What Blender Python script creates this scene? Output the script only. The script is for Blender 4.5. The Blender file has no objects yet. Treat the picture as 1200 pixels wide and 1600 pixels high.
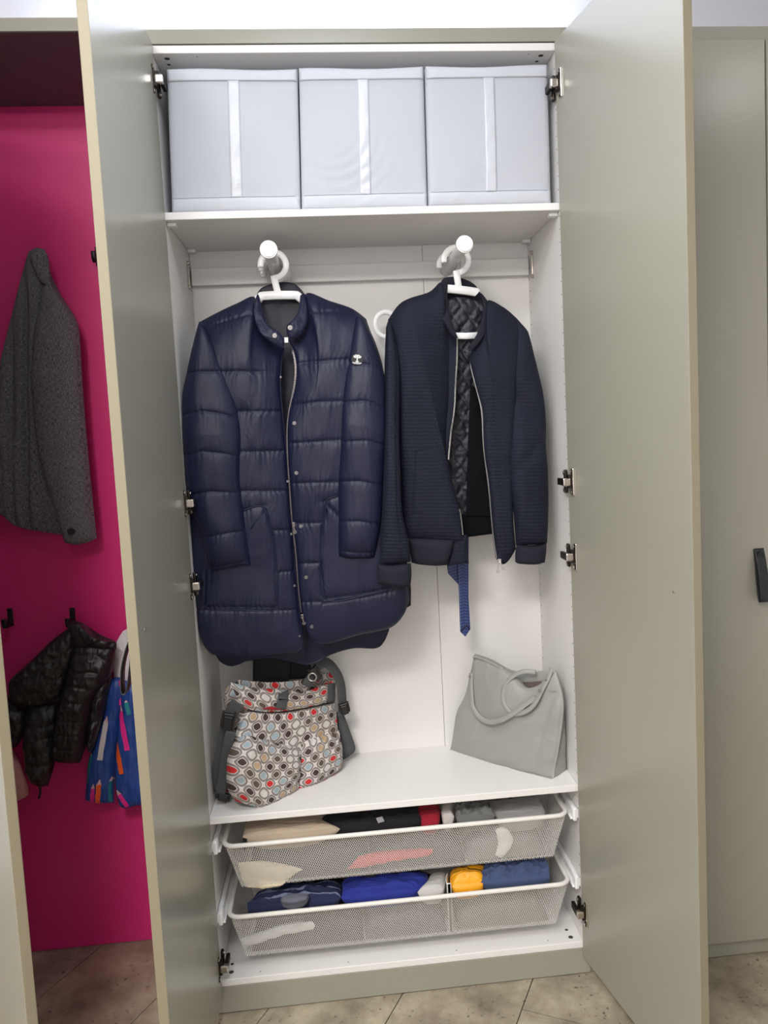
import bpy, bmesh, math, random
import numpy as np
from mathutils import Vector, Matrix
random.seed(7)
SC = bpy.context.scene
COL = SC.collection

# ------------------------------------------------------------------ camera
CAM = np.array([.3665, -1.9561, 1.4767])
_a, _b, _c, FPX, PX, PY = -.0862, .0498, -.0867, 1226.265, 630.787, 782.427
def _rot(a, b, c):
    Rx = np.array([[1,0,0],[0,math.cos(a),-math.sin(a)],[0,math.sin(a),math.cos(a)]])
    Ry = np.array([[math.cos(b),0,math.sin(b)],[0,1,0],[-math.sin(b),0,math.cos(b)]])
    Rz = np.array([[math.cos(c),-math.sin(c),0],[math.sin(c),math.cos(c),0],[0,0,1]])
    return Rz @ Rx @ Ry
RC = _rot(_a, _b, _c)
cd = bpy.data.cameras.new('camera'); cam = bpy.data.objects.new('camera', cd); COL.objects.link(cam)
m4 = Matrix.Identity(4)
for i in range(3):
    m4[i][0] = RC[i,0]; m4[i][1] = RC[i,2]; m4[i][2] = -RC[i,1]; m4[i][3] = CAM[i]
cam.matrix_world = m4
cd.sensor_fit = 'AUTO'; cd.sensor_width = 36; cd.lens = FPX*36/1600
cd.shift_x = -(PX-600)/1600; cd.shift_y = (PY-800)/1600
cd.clip_start = .02; cd.clip_end = 50
SC.camera = cam

# ------------------------------------------------------------------ light, exposure
w = bpy.data.worlds.new('world'); SC.world = w; w.use_nodes = True
w.node_tree.nodes['Background'].inputs[0].default_value = (.9,.93,1,1)
w.node_tree.nodes['Background'].inputs[1].default_value = .3
def lamp(name, loc, size, power, color=(1,1,1), rot=(0,0,0), shape='DISK', size_y=None):
    l = bpy.data.lights.new(name, 'AREA'); l.energy = power; l.size = size; l.shape = shape; l.color = color
    if size_y: l.size_y = size_y
    o = bpy.data.objects.new(name, l); COL.objects.link(o); o.location = loc; o.rotation_euler = rot
    return o
lamp('ceiling_lamp', (.40,-1.0,2.72), .6, 10, (.86,.93,1))
lamp('ceiling_lamp.001', (2.0,-1.1,2.74), .30, 2.5, (1,.98,.97))
lamp('ceiling_lamp.002', (-.32,-1.25,2.74), .30, 9, (1,.98,.97))
lamp('frontal_fill', (-.25,-2.5,2.74), .8, 66, (1,.95,.89))  # unseen frontal fill, added to even out brightness inside the wardrobe
lamp('cove_strip', (.38,.22,2.46), 1.1, 6.5, (.82,.88,1), (math.pi,0,0), 'RECTANGLE', .04)
SC.view_settings.view_transform = 'Standard'; SC.view_settings.look = 'None'
SC.view_settings.gamma = 1; SC.view_settings.use_curve_mapping = False
SC.view_settings.exposure = .40

# ------------------------------------------------------------------ pixel rays -> world
def ray(u, v):
    return np.stack([RC @ np.array([(a-PX)/FPX, 1, -(b-PY)/FPX]) for a, b in zip(np.ravel(u), np.ravel(v))])
def rays(u, v):
    u = np.asarray(u, float); v = np.asarray(v, float)
    q = np.stack([(u-PX)/FPX, np.ones_like(u), -(v-PY)/FPX], -1)
    return q @ RC.T
def at(u, v, Y):
    d = rays(u, v); t = (Y-CAM[1])/d[...,1]
    return CAM + d*t[...,None]
def atp(u, v, p, q, lean=0.0):
    """hit a vertical plane through ground points p, q (leaning back by lean per metre above z0)"""
    d = rays(u, v); n = np.array([q[1]-p[1], -(q[0]-p[0]), 0.0]); n /= np.linalg.norm(n)
    if n[1] > 0: n = -n
    n = n + np.array([0,0,lean]); n /= np.linalg.norm(n)
    p3 = np.array([p[0], p[1], p[2] if len(p) > 2 else 0.0])
    t = ((p3-CAM) @ n)/(d @ n)
    return CAM + d*t[...,None], n

# ------------------------------------------------------------------ noise
def _h(ix, iy, s):
    n = np.sin(ix*127.1+iy*311.7+s*74.7)*43758.5453
    return n-np.floor(n)
def vnoise(x, y, s=0):
    x = np.asarray(x, float); y = np.asarray(y, float)
    ix = np.floor(x); iy = np.floor(y); fx = x-ix; fy = y-iy
    fx = fx*fx*fx*(fx*(fx*6-15)+10); fy = fy*fy*fy*(fy*(fy*6-15)+10)
    a = _h(ix,iy,s); b = _h(ix+1,iy,s); c = _h(ix,iy+1,s); d = _h(ix+1,iy+1,s)
    return (a+(b-a)*fx+(c-a)*fy+(a-b-c+d)*fx*fy)*2-1
def fbm(x, y, s=0, o=3):
    r = 0; A = 1
    for k in range(o):
        t = .45+.9*k; c, n = math.cos(t), math.sin(t)
        r = r+A*vnoise((x*c+y*n)*2**k, (y*c-x*n)*2**k, s+k*3.1); A *= .5
    return r
def ridge(x, y, s=0):
    return 1-2*np.abs(vnoise(x, y, s))

# ------------------------------------------------------------------ objects
LOC = {}
def lin(c):
    return tuple((x/12.92 if x <= .04045 else ((x+.055)/1.055)**2.4) for x in [k/255 for k in c])+(1,)
def thing(name, label, cat, loc=(0,0,0), group=None):
    o = bpy.data.objects.new(name, None); COL.objects.link(o); o.location = loc; o.empty_display_size = .02
    o['label'] = label; o['category'] = cat
    if group: o['group'] = group
    LOC[o.name] = np.array(loc, float)
    return o
def mesh(name, verts, faces, mat, parent=None, smooth=True, uv=None, label=None, kind=None):
    verts = np.asarray(verts, float)
    off = LOC[parent.name] if parent is not None else np.zeros(3)
    me = bpy.data.meshes.new(name)
    me.from_pydata((verts-off).tolist(), [], faces if isinstance(faces, list) else faces.tolist())
    mats = mat if isinstance(mat, (list, tuple)) else [mat]
    for m in mats: me.materials.append(m)
    if smooth: me.polygons.foreach_set('use_smooth', [True]*len(me.polygons))
    if uv is not None:
        ul = me.uv_layers.new(name='UVMap'); idx = np.empty(len(me.loops), int); me.loops.foreach_get('vertex_index', idx)
        ul.data.foreach_set('uv', np.asarray(uv, float)[idx].ravel())
    o = bpy.data.objects.new(name, me); COL.objects.link(o)
    if parent is not None: o.parent = parent; LOC[o.name] = off
    else: LOC[o.name] = np.zeros(3)
    if label: o['label'] = label
    if kind: o['kind'] = kind
    me.update()
    return o
def bm_obj(name, bm, mat, parent=None, smooth=False, label=None, kind=None, autosmooth=True):
    bmesh.ops.recalc_face_normals(bm, faces=bm.faces[:])
    off = LOC[parent.name] if parent is not None else np.zeros(3)
    bmesh.ops.translate(bm, vec=Vector(-off), verts=bm.verts[:])
    me = bpy.data.meshes.new(name); bm.to_mesh(me); bm.free()
    for m in (mat if isinstance(mat, (list, tuple)) else [mat]): me.materials.append(m)
    if smooth: me.polygons.foreach_set('use_smooth', [True]*len(me.polygons))
    o = bpy.data.objects.new(name, me); COL.objects.link(o)
    if parent is not None: o.parent = parent; LOC[o.name] = off
    else: LOC[o.name] = np.zeros(3)
    if label: o['label'] = label
    if kind: o['kind'] = kind
    return o
def add_box(bm, x0, x1, y0, y1, z0, z1, bev=0.0, M=None, mi=0, seg=2):
    b = bmesh.new(); bmesh.ops.create_cube(b, size=1)
    for v in b.verts:
        v.co = Vector((x0+(v.co.x+.5)*(x1-x0), y0+(v.co.y+.5)*(y1-y0), z0+(v.co.z+.5)*(z1-z0)))
    if bev: bmesh.ops.bevel(b, geom=b.edges[:], offset=bev, segments=seg, affect='EDGES', profile=.5)
    if M is not None: bmesh.ops.transform(b, matrix=M, verts=b.verts[:])
    for f in b.faces: f.material_index = mi
    me = bpy.data.meshes.new('t'); b.to_mesh(me); b.free(); bm.from_mesh(me); bpy.data.meshes.remove(me)
def box(name, x0, x1, y0, y1, z0, z1, mat, parent=None, bev=.0015, M=None, label=None, kind=None):
    bm = bmesh.new(); add_box(bm, x0, x1, y0, y1, z0, z1, bev, M)
    return bm_obj(name, bm, mat, parent, label=label, kind=kind)
def add_cyl(bm, p, q, r, n=24, r2=None, mi=0, caps=True):
    p = Vector(p); q = Vector(q); d = q-p
    M = Matrix.Translation((p+q)/2) @ d.to_track_quat('Z','Y').to_matrix().to_4x4()
    g = bmesh.ops.create_cone(bm, cap_ends=caps, segments=n, radius1=r, radius2=r if r2 is None else r2, depth=d.length, matrix=M)
    for f in {f for v in g['verts'] for f in v.link_faces}: f.material_index = mi
def smooth_line(pts, n=8):
    """Catmull-Rom through points"""
    P = np.asarray(pts, float)
    if len(P) < 3: return P
    Q = np.vstack([2*P[0]-P[1], P, 2*P[-1]-P[-2]]); out = []
    for i in range(1, len(Q)-2):
        for t in np.linspace(0, 1, n, endpoint=False):
            a, b, c, d = Q[i-1], Q[i], Q[i+1], Q[i+2]
            out.append(.5*((2*b)+(c-a)*t+(2*a-5*b+4*c-d)*t*t+(3*b-a-3*c+d)*t**3))
    out.append(P[-1]); return np.array(out)
def resample(P, n):
    P = np.asarray(P, float); d = np.r_[0, np.cumsum(np.linalg.norm(np.diff(P, axis=0), axis=1))]
    t = np.linspace(0, d[-1], n)
    return np.stack([np.interp(t, d, P[:,k]) for k in range(P.shape[1])], -1)
def sweep(pts, w, t, normal=(0,-1,0), round_=False, n=8, closed=False):
    """sweep a w x t section along world points; t lies along normal"""
    P = np.asarray(pts, float); T = np.gradient(P, axis=0); T /= np.linalg.norm(T, axis=1)[:,None]+1e-12
    N = np.asarray(normal, float)
    N = np.tile(N, (len(P),1)) if N.ndim == 1 else N
    N = N-(N*T).sum(1)[:,None]*T; N /= np.linalg.norm(N, axis=1)[:,None]+1e-12
    B = np.cross(T, N); ws = np.broadcast_to(w, len(P)); ts = np.broadcast_to(t, len(P))
    if round_:
        an = np.linspace(0, 2*math.pi, n, endpoint=False); sec = np.stack([np.cos(an), np.sin(an)], -1)*.5
    else:
        c = .38
        sec = np.array([(-.5,-c),(-c,-.5),(c,-.5),(.5,-c),(.5,c),(c,.5),(-c,.5),(-.5,c)]); n = 8
        sec = np.array([(-.5,-.3),(-.46,-.5),(.46,-.5),(.5,-.3),(.5,.3),(.46,.5),(-.46,.5),(-.5,.3)])
    V = (P[:,None]+B[:,None]*(sec[None,:,0:1]*ws[:,None,None])+N[:,None]*(sec[None,:,1:2]*ts[:,None,None])).reshape(-1,3)
    m = len(P); F = []
    for i in range(m-1):
        for k in range(n):
            F.append((i*n+k, i*n+(k+1)%n, (i+1)*n+(k+1)%n, (i+1)*n+k))
    if closed:
        for k in range(n): F.append(((m-1)*n+k, (m-1)*n+(k+1)%n, (k+1)%n, k))
    else:
        F.append(tuple(range(n-1,-1,-1))); F.append(tuple((m-1)*n+k for k in range(n)))
    return V, F
def strap(name, pts, w, t, mat, parent, normal=(0,-1,0), n=6, round_=False, smooth=True, label=None, sides=8):
    P = smooth_line(pts, n); V, F = sweep(P, w, t, normal, round_, sides)
    return mesh(name, V, F, mat, parent, smooth=smooth, label=label)

# ------------------------------------------------------------------ padded cloth panels
def coons(top, bottom, left, right, nu, nv):
    T = resample(top, nu); B = resample(bottom, nu); L = resample(left, nv); R = resample(right, nv)
    u = np.linspace(0,1,nu)[None,:,None]; v = np.linspace(0,1,nv)[:,None,None]
    P = (1-v)*T[None]+v*B[None]+(1-u)*L[:,None]+u*R[:,None]-((1-u)*(1-v)*T[0]+u*(1-v)*T[-1]+(1-u)*v*B[0]+u*v*B[-1])
    return P[...,0], P[...,1], np.broadcast_to(u[...,0],(nv,nu)), np.broadcast_to(v[...,0],(nv,nu))
class Panel:
    """closed padded panel: outline traced as a sheet at its own distance, with front and back thickness"""
    def __init__(s, top, bottom, left, right, Y=.1, front=.02, back=.02, disp=None, step=2.0, pu=2.5, pv=2.5, sm=True,
                 plane=None, lean=0, clampx=None, clampy=None, yfun=None, rim=.0):
        f = (lambda q: smooth_line(q, 6)) if sm else np.asarray
        top, bottom, left, right = [f(np.asarray(q, float)) for q in (top, bottom, left, right)]
        ln = lambda q: np.linalg.norm(np.diff(q, axis=0), axis=1).sum()
        nu = max(8, int(max(ln(top), ln(bottom))/step)); nv = max(8, int(max(ln(left), ln(right))/step))
        px, py, u, v = coons(top, bottom, left, right, nu, nv)
        s.px, s.py = px, py
        prof = (np.clip(1-np.abs(2*u-1)**pu, 0, 1)*np.clip(1-np.abs(2*v-1)**pv, 0, 1))**.5
        if plane is not None:
            base, n = atp(px, py, plane[0], plane[1], lean); N = n
        else:
            Yb = Y if yfun is None else yfun(u, v, px, py)
            base = at(px, py, np.broadcast_to(Yb, px.shape)); N = np.array([0,-1.,0])
        ev = lambda q: q(u, v, px, py) if callable(q) else q
        fr = ev(front)*prof+rim; bk = ev(back)*prof+rim
        if disp is not None: fr = fr+disp(u, v, px, py)*np.minimum(1, prof*2.2)
        F_ = base+N*fr[...,None] if np.ndim(fr) else base+N*fr
        B_ = base-N*np.broadcast_to(bk, px.shape)[...,None]
        if clampx: 
            for A in (F_, B_): A[...,0] = np.clip(A[...,0], *clampx)
        if clampy: 
            for A in (F_, B_): A[...,1] = np.clip(A[...,1], *clampy)
        s.F, s.B, s.N, s.nu, s.nv, s.u, s.v = F_, B_, N, nu, nv, u, v
    def build(s, name, mat, parent, uvs=1.0, label=None, backstep=3):
        nu, nv = s.nu, s.nv
        I = np.arange(nu*nv).reshape(nv, nu)
        q = np.stack([I[:-1,:-1], I[1:,:-1], I[1:,1:], I[:-1,1:]], -1).reshape(-1,4)
        K = nu*nv
        b = q[:,::-1]+K
        rim = np.r_[I[0,:-1], I[:-1,-1], I[-1,:0:-1], I[:0:-1,0]]
        r2 = np.roll(rim, -1)
        e = np.stack([rim, r2, r2+K, rim+K], -1)
        V = np.vstack([s.F.reshape(-1,3), s.B.reshape(-1,3)])
        W = np.linalg.norm(np.diff(s.F[nv//2], axis=0), axis=1).sum(); H = np.linalg.norm(np.diff(s.F[:,nu//2], axis=0), axis=1).sum()
        U = np.stack([s.u.ravel()*W, (1-s.v.ravel())*H], -1)*uvs
        return mesh(name, V, np.vstack([q, b, e]), mat, parent, uv=np.vstack([U, U]), label=label)
    def on(s, x, y, off=0.0):
        d = (s.px-x)**2+(s.py-y)**2; i = np.unravel_index(np.argmin(d), d.shape)
        return s.F[i]+s.N*off
    def line(s, pts, off=0.0, n=6):
        P = smooth_line(np.asarray(pts, float), n) if n else np.asarray(pts, float)
        return np.array([s.on(a, b, off) for a, b in P])
def hseam(pts, px, py, soft=4):
    P = np.asarray(pts, float); y = np.interp(px, P[:,0], P[:,1])
    out = np.maximum(np.maximum(P[0,0]-px, px-P[-1,0]), 0)
    return np.hypot(py-y, out*1.0)
def vseam(pts, px, py):
    P = np.asarray(pts, float); x = np.interp(py, P[:,1], P[:,0])
    out = np.maximum(np.maximum(P[0,1]-py, py-P[-1,1]), 0)
    return np.hypot(px-x, out)
def puff(ds, A, sig):
    d = np.minimum.reduce(ds)
    return A*(1-np.exp(-(d/sig)**.85))

# ------------------------------------------------------------------ materials
def mat(name, c, rough=.5, metal=0.0, spec=.5, bump=None, coat=0, sheen=0, vary=None, sheen_rough=.4):
    """c sRGB 0..255; bump=(scale, strength[, stretch]); vary=(scale, amount)"""
    m = bpy.data.materials.new(name); m.use_nodes = True; nt = m.node_tree; b = nt.nodes['Principled BSDF']
    b.inputs['Base Color'].default_value = lin(c); b.inputs['Roughness'].default_value = rough
    b.inputs['Metallic'].default_value = metal; b.inputs['Specular IOR Level'].default_value = spec
    if coat: b.inputs['Coat Weight'].default_value = coat; b.inputs['Coat Roughness'].default_value = .15
    if sheen: b.inputs['Sheen Weight'].default_value = sheen; b.inputs['Sheen Roughness'].default_value = sheen_rough
    tc = nt.nodes.new('ShaderNodeTexCoord')
    if bump:
        no = nt.nodes.new('ShaderNodeTexNoise'); no.inputs['Scale'].default_value = bump[0]; no.inputs['Detail'].default_value = 3
        mp = nt.nodes.new('ShaderNodeMapping'); nt.links.new(tc.outputs['Object'], mp.inputs[0])
        if len(bump) > 2: mp.inputs['Scale'].default_value = bump[2]
        nt.links.new(mp.outputs[0], no.inputs['Vector'])
        bp = nt.nodes.new('ShaderNodeBump'); bp.inputs['Strength'].default_value = bump[1]; bp.inputs['Distance'].default_value = .002
        nt.links.new(no.outputs[0], bp.inputs['Height']); nt.links.new(bp.outputs[0], b.inputs['Normal'])
    if vary:
        no = nt.nodes.new('ShaderNodeTexNoise'); no.inputs['Scale'].default_value = vary[0]; no.inputs['Detail'].default_value = 4
        nt.links.new(tc.outputs['Object'], no.inputs['Vector'])
        mx = nt.nodes.new('ShaderNodeMix'); mx.data_type = 'RGBA'
        A = lin(c); k = vary[1]
        mx.inputs[6].default_value = tuple(x*(1-k) for x in A[:3])+(1,); mx.inputs[7].default_value = tuple(min(1,x*(1+k)) for x in A[:3])+(1,)
        nt.links.new(no.outputs[0], mx.inputs[0]); nt.links.new(mx.outputs[2], b.inputs['Base Color'])
    return m
M_white = mat('white_melamine', (233,231,228), .38, bump=(900,.03))
M_sage = mat('sage_lacquer', (153,151,138), .27, spec=.5)
M_edge = mat('sage_edge', (134,126,104), .55)
M_wall = mat('white_wall', (236,236,240), .9, bump=(300,.05))
M_pink = mat('magenta_panel', (214,46,122), .38, spec=.45, bump=(60,.03))
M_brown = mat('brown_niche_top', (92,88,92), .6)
M_chrome = mat('nickel', (200,192,182), .22, 1.0)
M_dark = mat('dark_metal', (52,46,42), .4, .8)
M_black = mat('black_metal', (16,15,17), .45)
M_leather = mat('black_leather', (24,26,30), .42, bump=(400,.2))
M_plastic = mat('white_plastic', (238,238,238), .35)
M_rod = mat('white_rod', (214,212,210), .3, .35)
M_disc = mat('white_cap', (246,246,246), .3)
M_wire = mat('white_mesh', (226,223,217), .45)
M_hole = mat('hole_shade', (60,56,52), .8)
M_screw = mat('steel_screw', (190,186,178), .3, 1)
M_grout = mat('grout', (96,88,76), .9)

def tile_mat():
    m = bpy.data.materials.new('travertine_tile'); m.use_nodes = True; nt = m.node_tree; b = nt.nodes['Principled BSDF']
    tc = nt.nodes.new('ShaderNodeTexCoord')
    n1 = nt.nodes.new('ShaderNodeTexNoise'); n1.inputs['Scale'].default_value = 7; n1.inputs['Detail'].default_value = 9; n1.inputs['Roughness'].default_value = .68
    n2 = nt.nodes.new('ShaderNodeTexNoise'); n2.inputs['Scale'].default_value = 70; n2.inputs['Detail'].default_value = 3
    n3 = nt.nodes.new('ShaderNodeTexNoise'); n3.inputs['Scale'].default_value = 9
    for n in (n1,n2,n3): nt.links.new(tc.outputs['Object'], n.inputs['Vector'])
    cr = nt.nodes.new('ShaderNodeValToRGB'); e = cr.color_ramp.elements
    e[0].position = .32; e[0].color = lin((116,106,90)); e[1].position = .68; e[1].color = lin((180,170,147))
    nt.links.new(n1.outputs[0], cr.inputs[0])
    # pits: small dark pores that cluster in patches
    c2 = nt.nodes.new('ShaderNodeValToRGB'); c2.color_ramp.elements[0].position = .31; c2.color_ramp.elements[0].color = (1,1,1,1)
    c2.color_ramp.elements[1].position = .38; c2.color_ramp.elements[1].color = (0,0,0,1)
    nt.links.new(n2.outputs[0], c2.inputs[0])
    c3 = nt.nodes.new('ShaderNodeValToRGB'); c3.color_ramp.elements[0].position = .46; c3.color_ramp.elements[1].position = .56
    nt.links.new(n3.outputs[0], c3.inputs[0])
    mu = nt.nodes.new('ShaderNodeMath'); mu.operation = 'MULTIPLY'
    nt.links.new(c2.outputs[0], mu.inputs[0]); nt.links.new(c3.outputs[0], mu.inputs[1])
    mx = nt.nodes.new('ShaderNodeMix'); mx.data_type = 'RGBA'; mx.inputs[7].default_value = lin((105,95,80))
    nt.links.new(mu.outputs[0], mx.inputs[0]); nt.links.new(cr.outputs[0], mx.inputs[6])
    nt.links.new(mx.outputs[2], b.inputs['Base Color']); b.inputs['Roughness'].default_value = .55
    sb = nt.nodes.new('ShaderNodeMath'); sb.operation = 'SUBTRACT'
    nt.links.new(n1.outputs[0], sb.inputs[0]); nt.links.new(mu.outputs[0], sb.inputs[1])
    bp = nt.nodes.new('ShaderNodeBump'); bp.inputs['Strength'].default_value = .35; bp.inputs['Distance'].default_value = .004
    nt.links.new(sb.outputs[0], bp.inputs['Height']); nt.links.new(bp.outputs[0], b.inputs['Normal'])
    return m
M_tile = tile_mat()

# ------------------------------------------------------------------ room shell
W = .962
ZB, ZM, ZS, ZT, D = .0913, .5275, 2.0259, 2.3867, .33
def struct(o): o['kind'] = 'structure'; return o
XL, XR, YF, ZC = -1.6, 2.6, -3.3, 2.75
floor = struct(box('floor', XL, XR, YF, .42, -.05, -.006, M_grout, bev=0))
struct(box('wall_back', XL, XR, .40, .45, 0, ZC, M_wall, bev=0))
struct(box('wall_left', XL-.05, XL, YF, .45, 0, ZC, M_wall, bev=0))
struct(box('wall_right', XR, XR+.05, YF, .45, 0, ZC, M_wall, bev=0))
struct(box('wall_front', XL, XR, YF-.05, YF, 0, ZC, M_wall, bev=0))
struct(box('ceiling', XL-.05, XR+.05, YF-.05, .45, ZC, ZC+.05, M_wall, bev=0))
# floor tiles, laid askew, in staggered rows; clipped to the room
td = np.array([.47,.88]); td /= np.linalg.norm(td); tn = np.array([td[1],-td[0]])
tiles = []
def clip_poly(P, ax, lim, sgn):
    out = []
    for i in range(len(P)):
        a, b = P[i], P[(i+1) % len(P)]; da = sgn*(a[ax]-lim); db = sgn*(b[ax]-lim)
        if da <= 0: out.append(a)
        if da*db < 0: t = da/(da-db); out.append(a+(b-a)*t)
    return out
tw, tl, gap = .31, .62, .0032
n0 = .413
for i in range(-9, 9):
    off = {1: .27, 0: .27+.40, -1: .27+.17, -2: .27-.05, -3: .84}.get(i, .27+.31*(i % 2))
    for k in range(-7, 5):
        a0 = n0+i*tw+gap/2; a1 = n0+(i+1)*tw-gap/2; b0 = off+k*tl+gap/2; b1 = off+(k+1)*tl-gap/2
        P = [tn*a+td*b for a, b in ((a0,b0),(a1,b0),(a1,b1),(a0,b1))]
        for ax, lim, s in ((0,-1.55,-1),(0,2.2,1),(1,-2.0,-1),(1,.395,1)):
            if len(P) > 2: P = clip_poly(P, ax, lim, s)
        if len(P) < 3: continue
        ar = .5*abs(sum(P[j][0]*P[(j+1)%len(P)][1]-P[(j+1)%len(P)][0]*P[j][1] for j in range(len(P))))
        if ar < .002: continue
        tiles.append(P)
for P in tiles:
    bm = bmesh.new(); c = sum(P)/len(P)
    vs = [bm.verts.new((p[0],p[1],-.001)) for p in P]
    f = bm.faces.new(vs); f.normal_update()
    if f.normal.z < 0: f.normal_flip()
    r = bmesh.ops.inset_region(bm, faces=[f], thickness=.0012, depth=.001)
    ext = bmesh.ops.extrude_edge_only(bm, edges=[e for e in bm.edges if e.is_boundary])
    for v in ext['geom']:
        if isinstance(v, bmesh.types.BMVert): v.co.z = -.006
    bm_obj('tile', bm, M_tile, floor)

# cornice boards above the fronts
struct(box('trim_1', -.019, XR-.01, 0.0, .12, 2.408, 2.441, M_sage, bev=.001))
struct(box('trim_2', XL+.01, -.021, -.004, .12, 2.436, 2.466, M_sage, bev=.001))

# ------------------------------------------------------------------ wardrobe
wr = thing('wardrobe', 'white interior wardrobe with both sage doors wide open, coats and bags inside', 'wardrobe', (W/2,.17,0))
T = .018
for x0 in (-T, W):
    box('side_panel', x0, x0+T, 0, D+.006, ZB-T, ZT+T, M_white, wr)
box('top_panel', 0, W, 0.0, D, ZT, ZT+T, M_white, wr)
box('bottom_panel', 0, W, 0.0, D, ZB-T, ZB, M_white, wr)
bp1 = box('back_panel', 0, .6535, D, D+.006, .05, ZT+T, M_white, wr, bev=.0006)
box('back_panel', .6545, W, D, D+.006, .05, ZT+T, M_white, wr, bev=.0006)
box('shelf', .0006, W-.0006, 0.001, D-.001, ZS-T, ZS, M_white, wr, label='shelf under the storage boxes')
box('shelf', .0006, W-.0006, 0.001, D-.001, ZM-T, ZM, M_white, wr, label='shelf under the two bags')
box('plinth', -.018, W+T, .0, .018, .001, ZB-T-.0005, M_sage, wr, label='sage green plinth board')
# back rail with steel brackets
box('back_rail', .004, W-.004, D-.022, D-.001, 1.912, 1.959, M_white, wr)
for x0, x1 in ((.0005,.004),(W-.004,W-.0005)):
    bm = bmesh.new(); add_box(bm, x0, x1, .272, .279, 1.897, 1.972, .001)
    for z in (1.902,1.967): add_cyl(bm, (x0,.2755,z), (x1+(.003 if x0 < .1 else 0),.2755,z), .006, 16)
    if x0 > .1:
        for z in (1.902,1.967): add_cyl(bm, (x0-.003,.2755,z), (x0,.2755,z), .006, 16)
    bm_obj('rail_bracket', bm, M_chrome, wr)
for x in (.012, W-.012):
    for y in (.03,.30):
        bm = bmesh.new(); add_box(bm, x-.0115, x+.0115, y-.010, y+.010, ZS-T-.009, ZS-T-.0002, .002)
        bm_obj('shelf_clip', bm, M_plastic, wr)
# dowel holes in top and bottom panels and shelf pin holes in the sides (dark discs with the holes' shade in their colour, counted by hundreds: joined)
bm = bmesh.new()
def disc_hole(p, n, r):
    p = Vector(p); n = Vector(n); add_cyl(bm, p-n*.004, p+n*.0003, r, 12)
for x, y, r in ((.024,.028,.0065),(.022,.060,.0045),(W-.028,.022,.0065),(W-.030,.054,.0045),(.10,.018,.0016),(.33,.018,.0016),(.62,.018,.0016),(.87,.018,.0016)):
    disc_hole((x,y,ZB), (0,0,1), r)
for x, y, r in ((.029,.026,.0065),(.027,.056,.0045),(W-.029,.026,.0065),(W-.031,.056,.0045),(.10,.018,.0016),(.9,.018,.0016)):
    disc_hole((x,y,ZT), (0,0,-1), r)
for x, n in ((0,(1,0,0)),(W,(-1,0,0))):
    for y in (.010,.316):
        z = .14
        while z < 2.36:
            disc_hole((x,y,z), n, .0019); z += .032
bm_obj('peg_hole', bm, M_hole, wr, kind='stuff')

# doors
def door_frame(p, q):
    p = Vector((p[0],p[1],0)); q = Vector((q[0],q[1],0)); d = (q-p); L = d.length; d.normalize()
    M = Matrix.Identity(4); n = Vector((0,0,1)).cross(d)
    for i in range(3): M[i][0] = d[i]; M[i][1] = n[i]; M[i][2] = (0,0,1)[i]; M[i][3] = p[i]
    return M, L
def leather_strap(name, parent, M, side, x, z0, z1, screw=True):
    """folded leather loop pull, hung on the outer face (local y = side direction)"""
    h = z1-z0
    pts = [(x,.001,z1),(x,.006,z1-h*.25),(x,.012,z1-h*.6),(x,.019,z1-h*.9),(x,.025,z1-h*1.0),(x,.030,z1-h*.93),(x,.026,z1-h*.55),(x,.014,z1-h*.2),(x,.0055,z1-.004),(x,.0050,z1+.002)]
    P = np.array([M @ Vector((a, side*b, c)) for a, b, c in smooth_line(pts, 6)])
    ax = (M.to_3x3() @ Vector((1,0,0)))
    Tn = np.gradient(P, axis=0); N = np.cross(Tn, np.array(ax))
    V, F = sweep(P, .026, .0028, N)
    o = mesh(name, V, F, M_leather, parent, label='black leather loop pull')
    bm = bmesh.new(); add_cyl(bm, M @ Vector((x, side*.004, z1-.013)), M @ Vector((x, side*.0105, z1-.013)), .009, 20, .008)
    bm_obj('rivet', bm, M_black, o) if parent.parent is None else None
    return o
def hinge(parent, sx, z, y, drop=0.0, xi=0):
    """sx +1: left door (plate on x=xi, arm reaches +x side panel face), built from plate, cranked arm, mount"""
    bm = bmesh.new(); X = lambda a: xi+sx*a
    def b(a0, a1, y0, y1, z0, z1, mi=0, bev=.001):
        xa, xb = sorted((X(a0), X(a1))); add_box(bm, xa, xb, y0, y1, z0, z1, bev, mi=mi)
    b(.0005,.009, y-.014,y+.000, z-.034,z+.034, 0, .002)     # cup plate on the door
    b(.009,.0115, y-.012,y-.003, z-.032,z-.019, 1); b(.009,.0115, y-.012,y-.003, z+.019,z+.032, 1)
    for s in (-1,1): add_cyl(bm, (X(.0115),y-.0075,z+s*.0262), (X(.0132),y-.0075,z+s*.0262), .0042, 12)
    b(.009,.018, y-.008,y+.010, z-.016,z+.018, 1)            # knuckle
    b(.013,.032, y-.010,y+.004, z-.010,z+.010, 0, .003)      # bright arm
    b(.022,.032, y+.002,y+.045, z-.009,z+.009, 1, .002)
    b(.011,.019, y+.020,y+.034, z-.030,z+.030, 1, .003)      # mounting plate on the side panel
    for s in (-1,1): add_cyl(bm, (X(.019),y+.027,z+s*.022), (X(.021),y+.027,z+s*.022), .0045, 12)
    return bm_obj('hinge', bm, [M_chrome, M_dark], parent, label='nickel hinge')
ZD0, ZD1 = .052, 2.405
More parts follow.
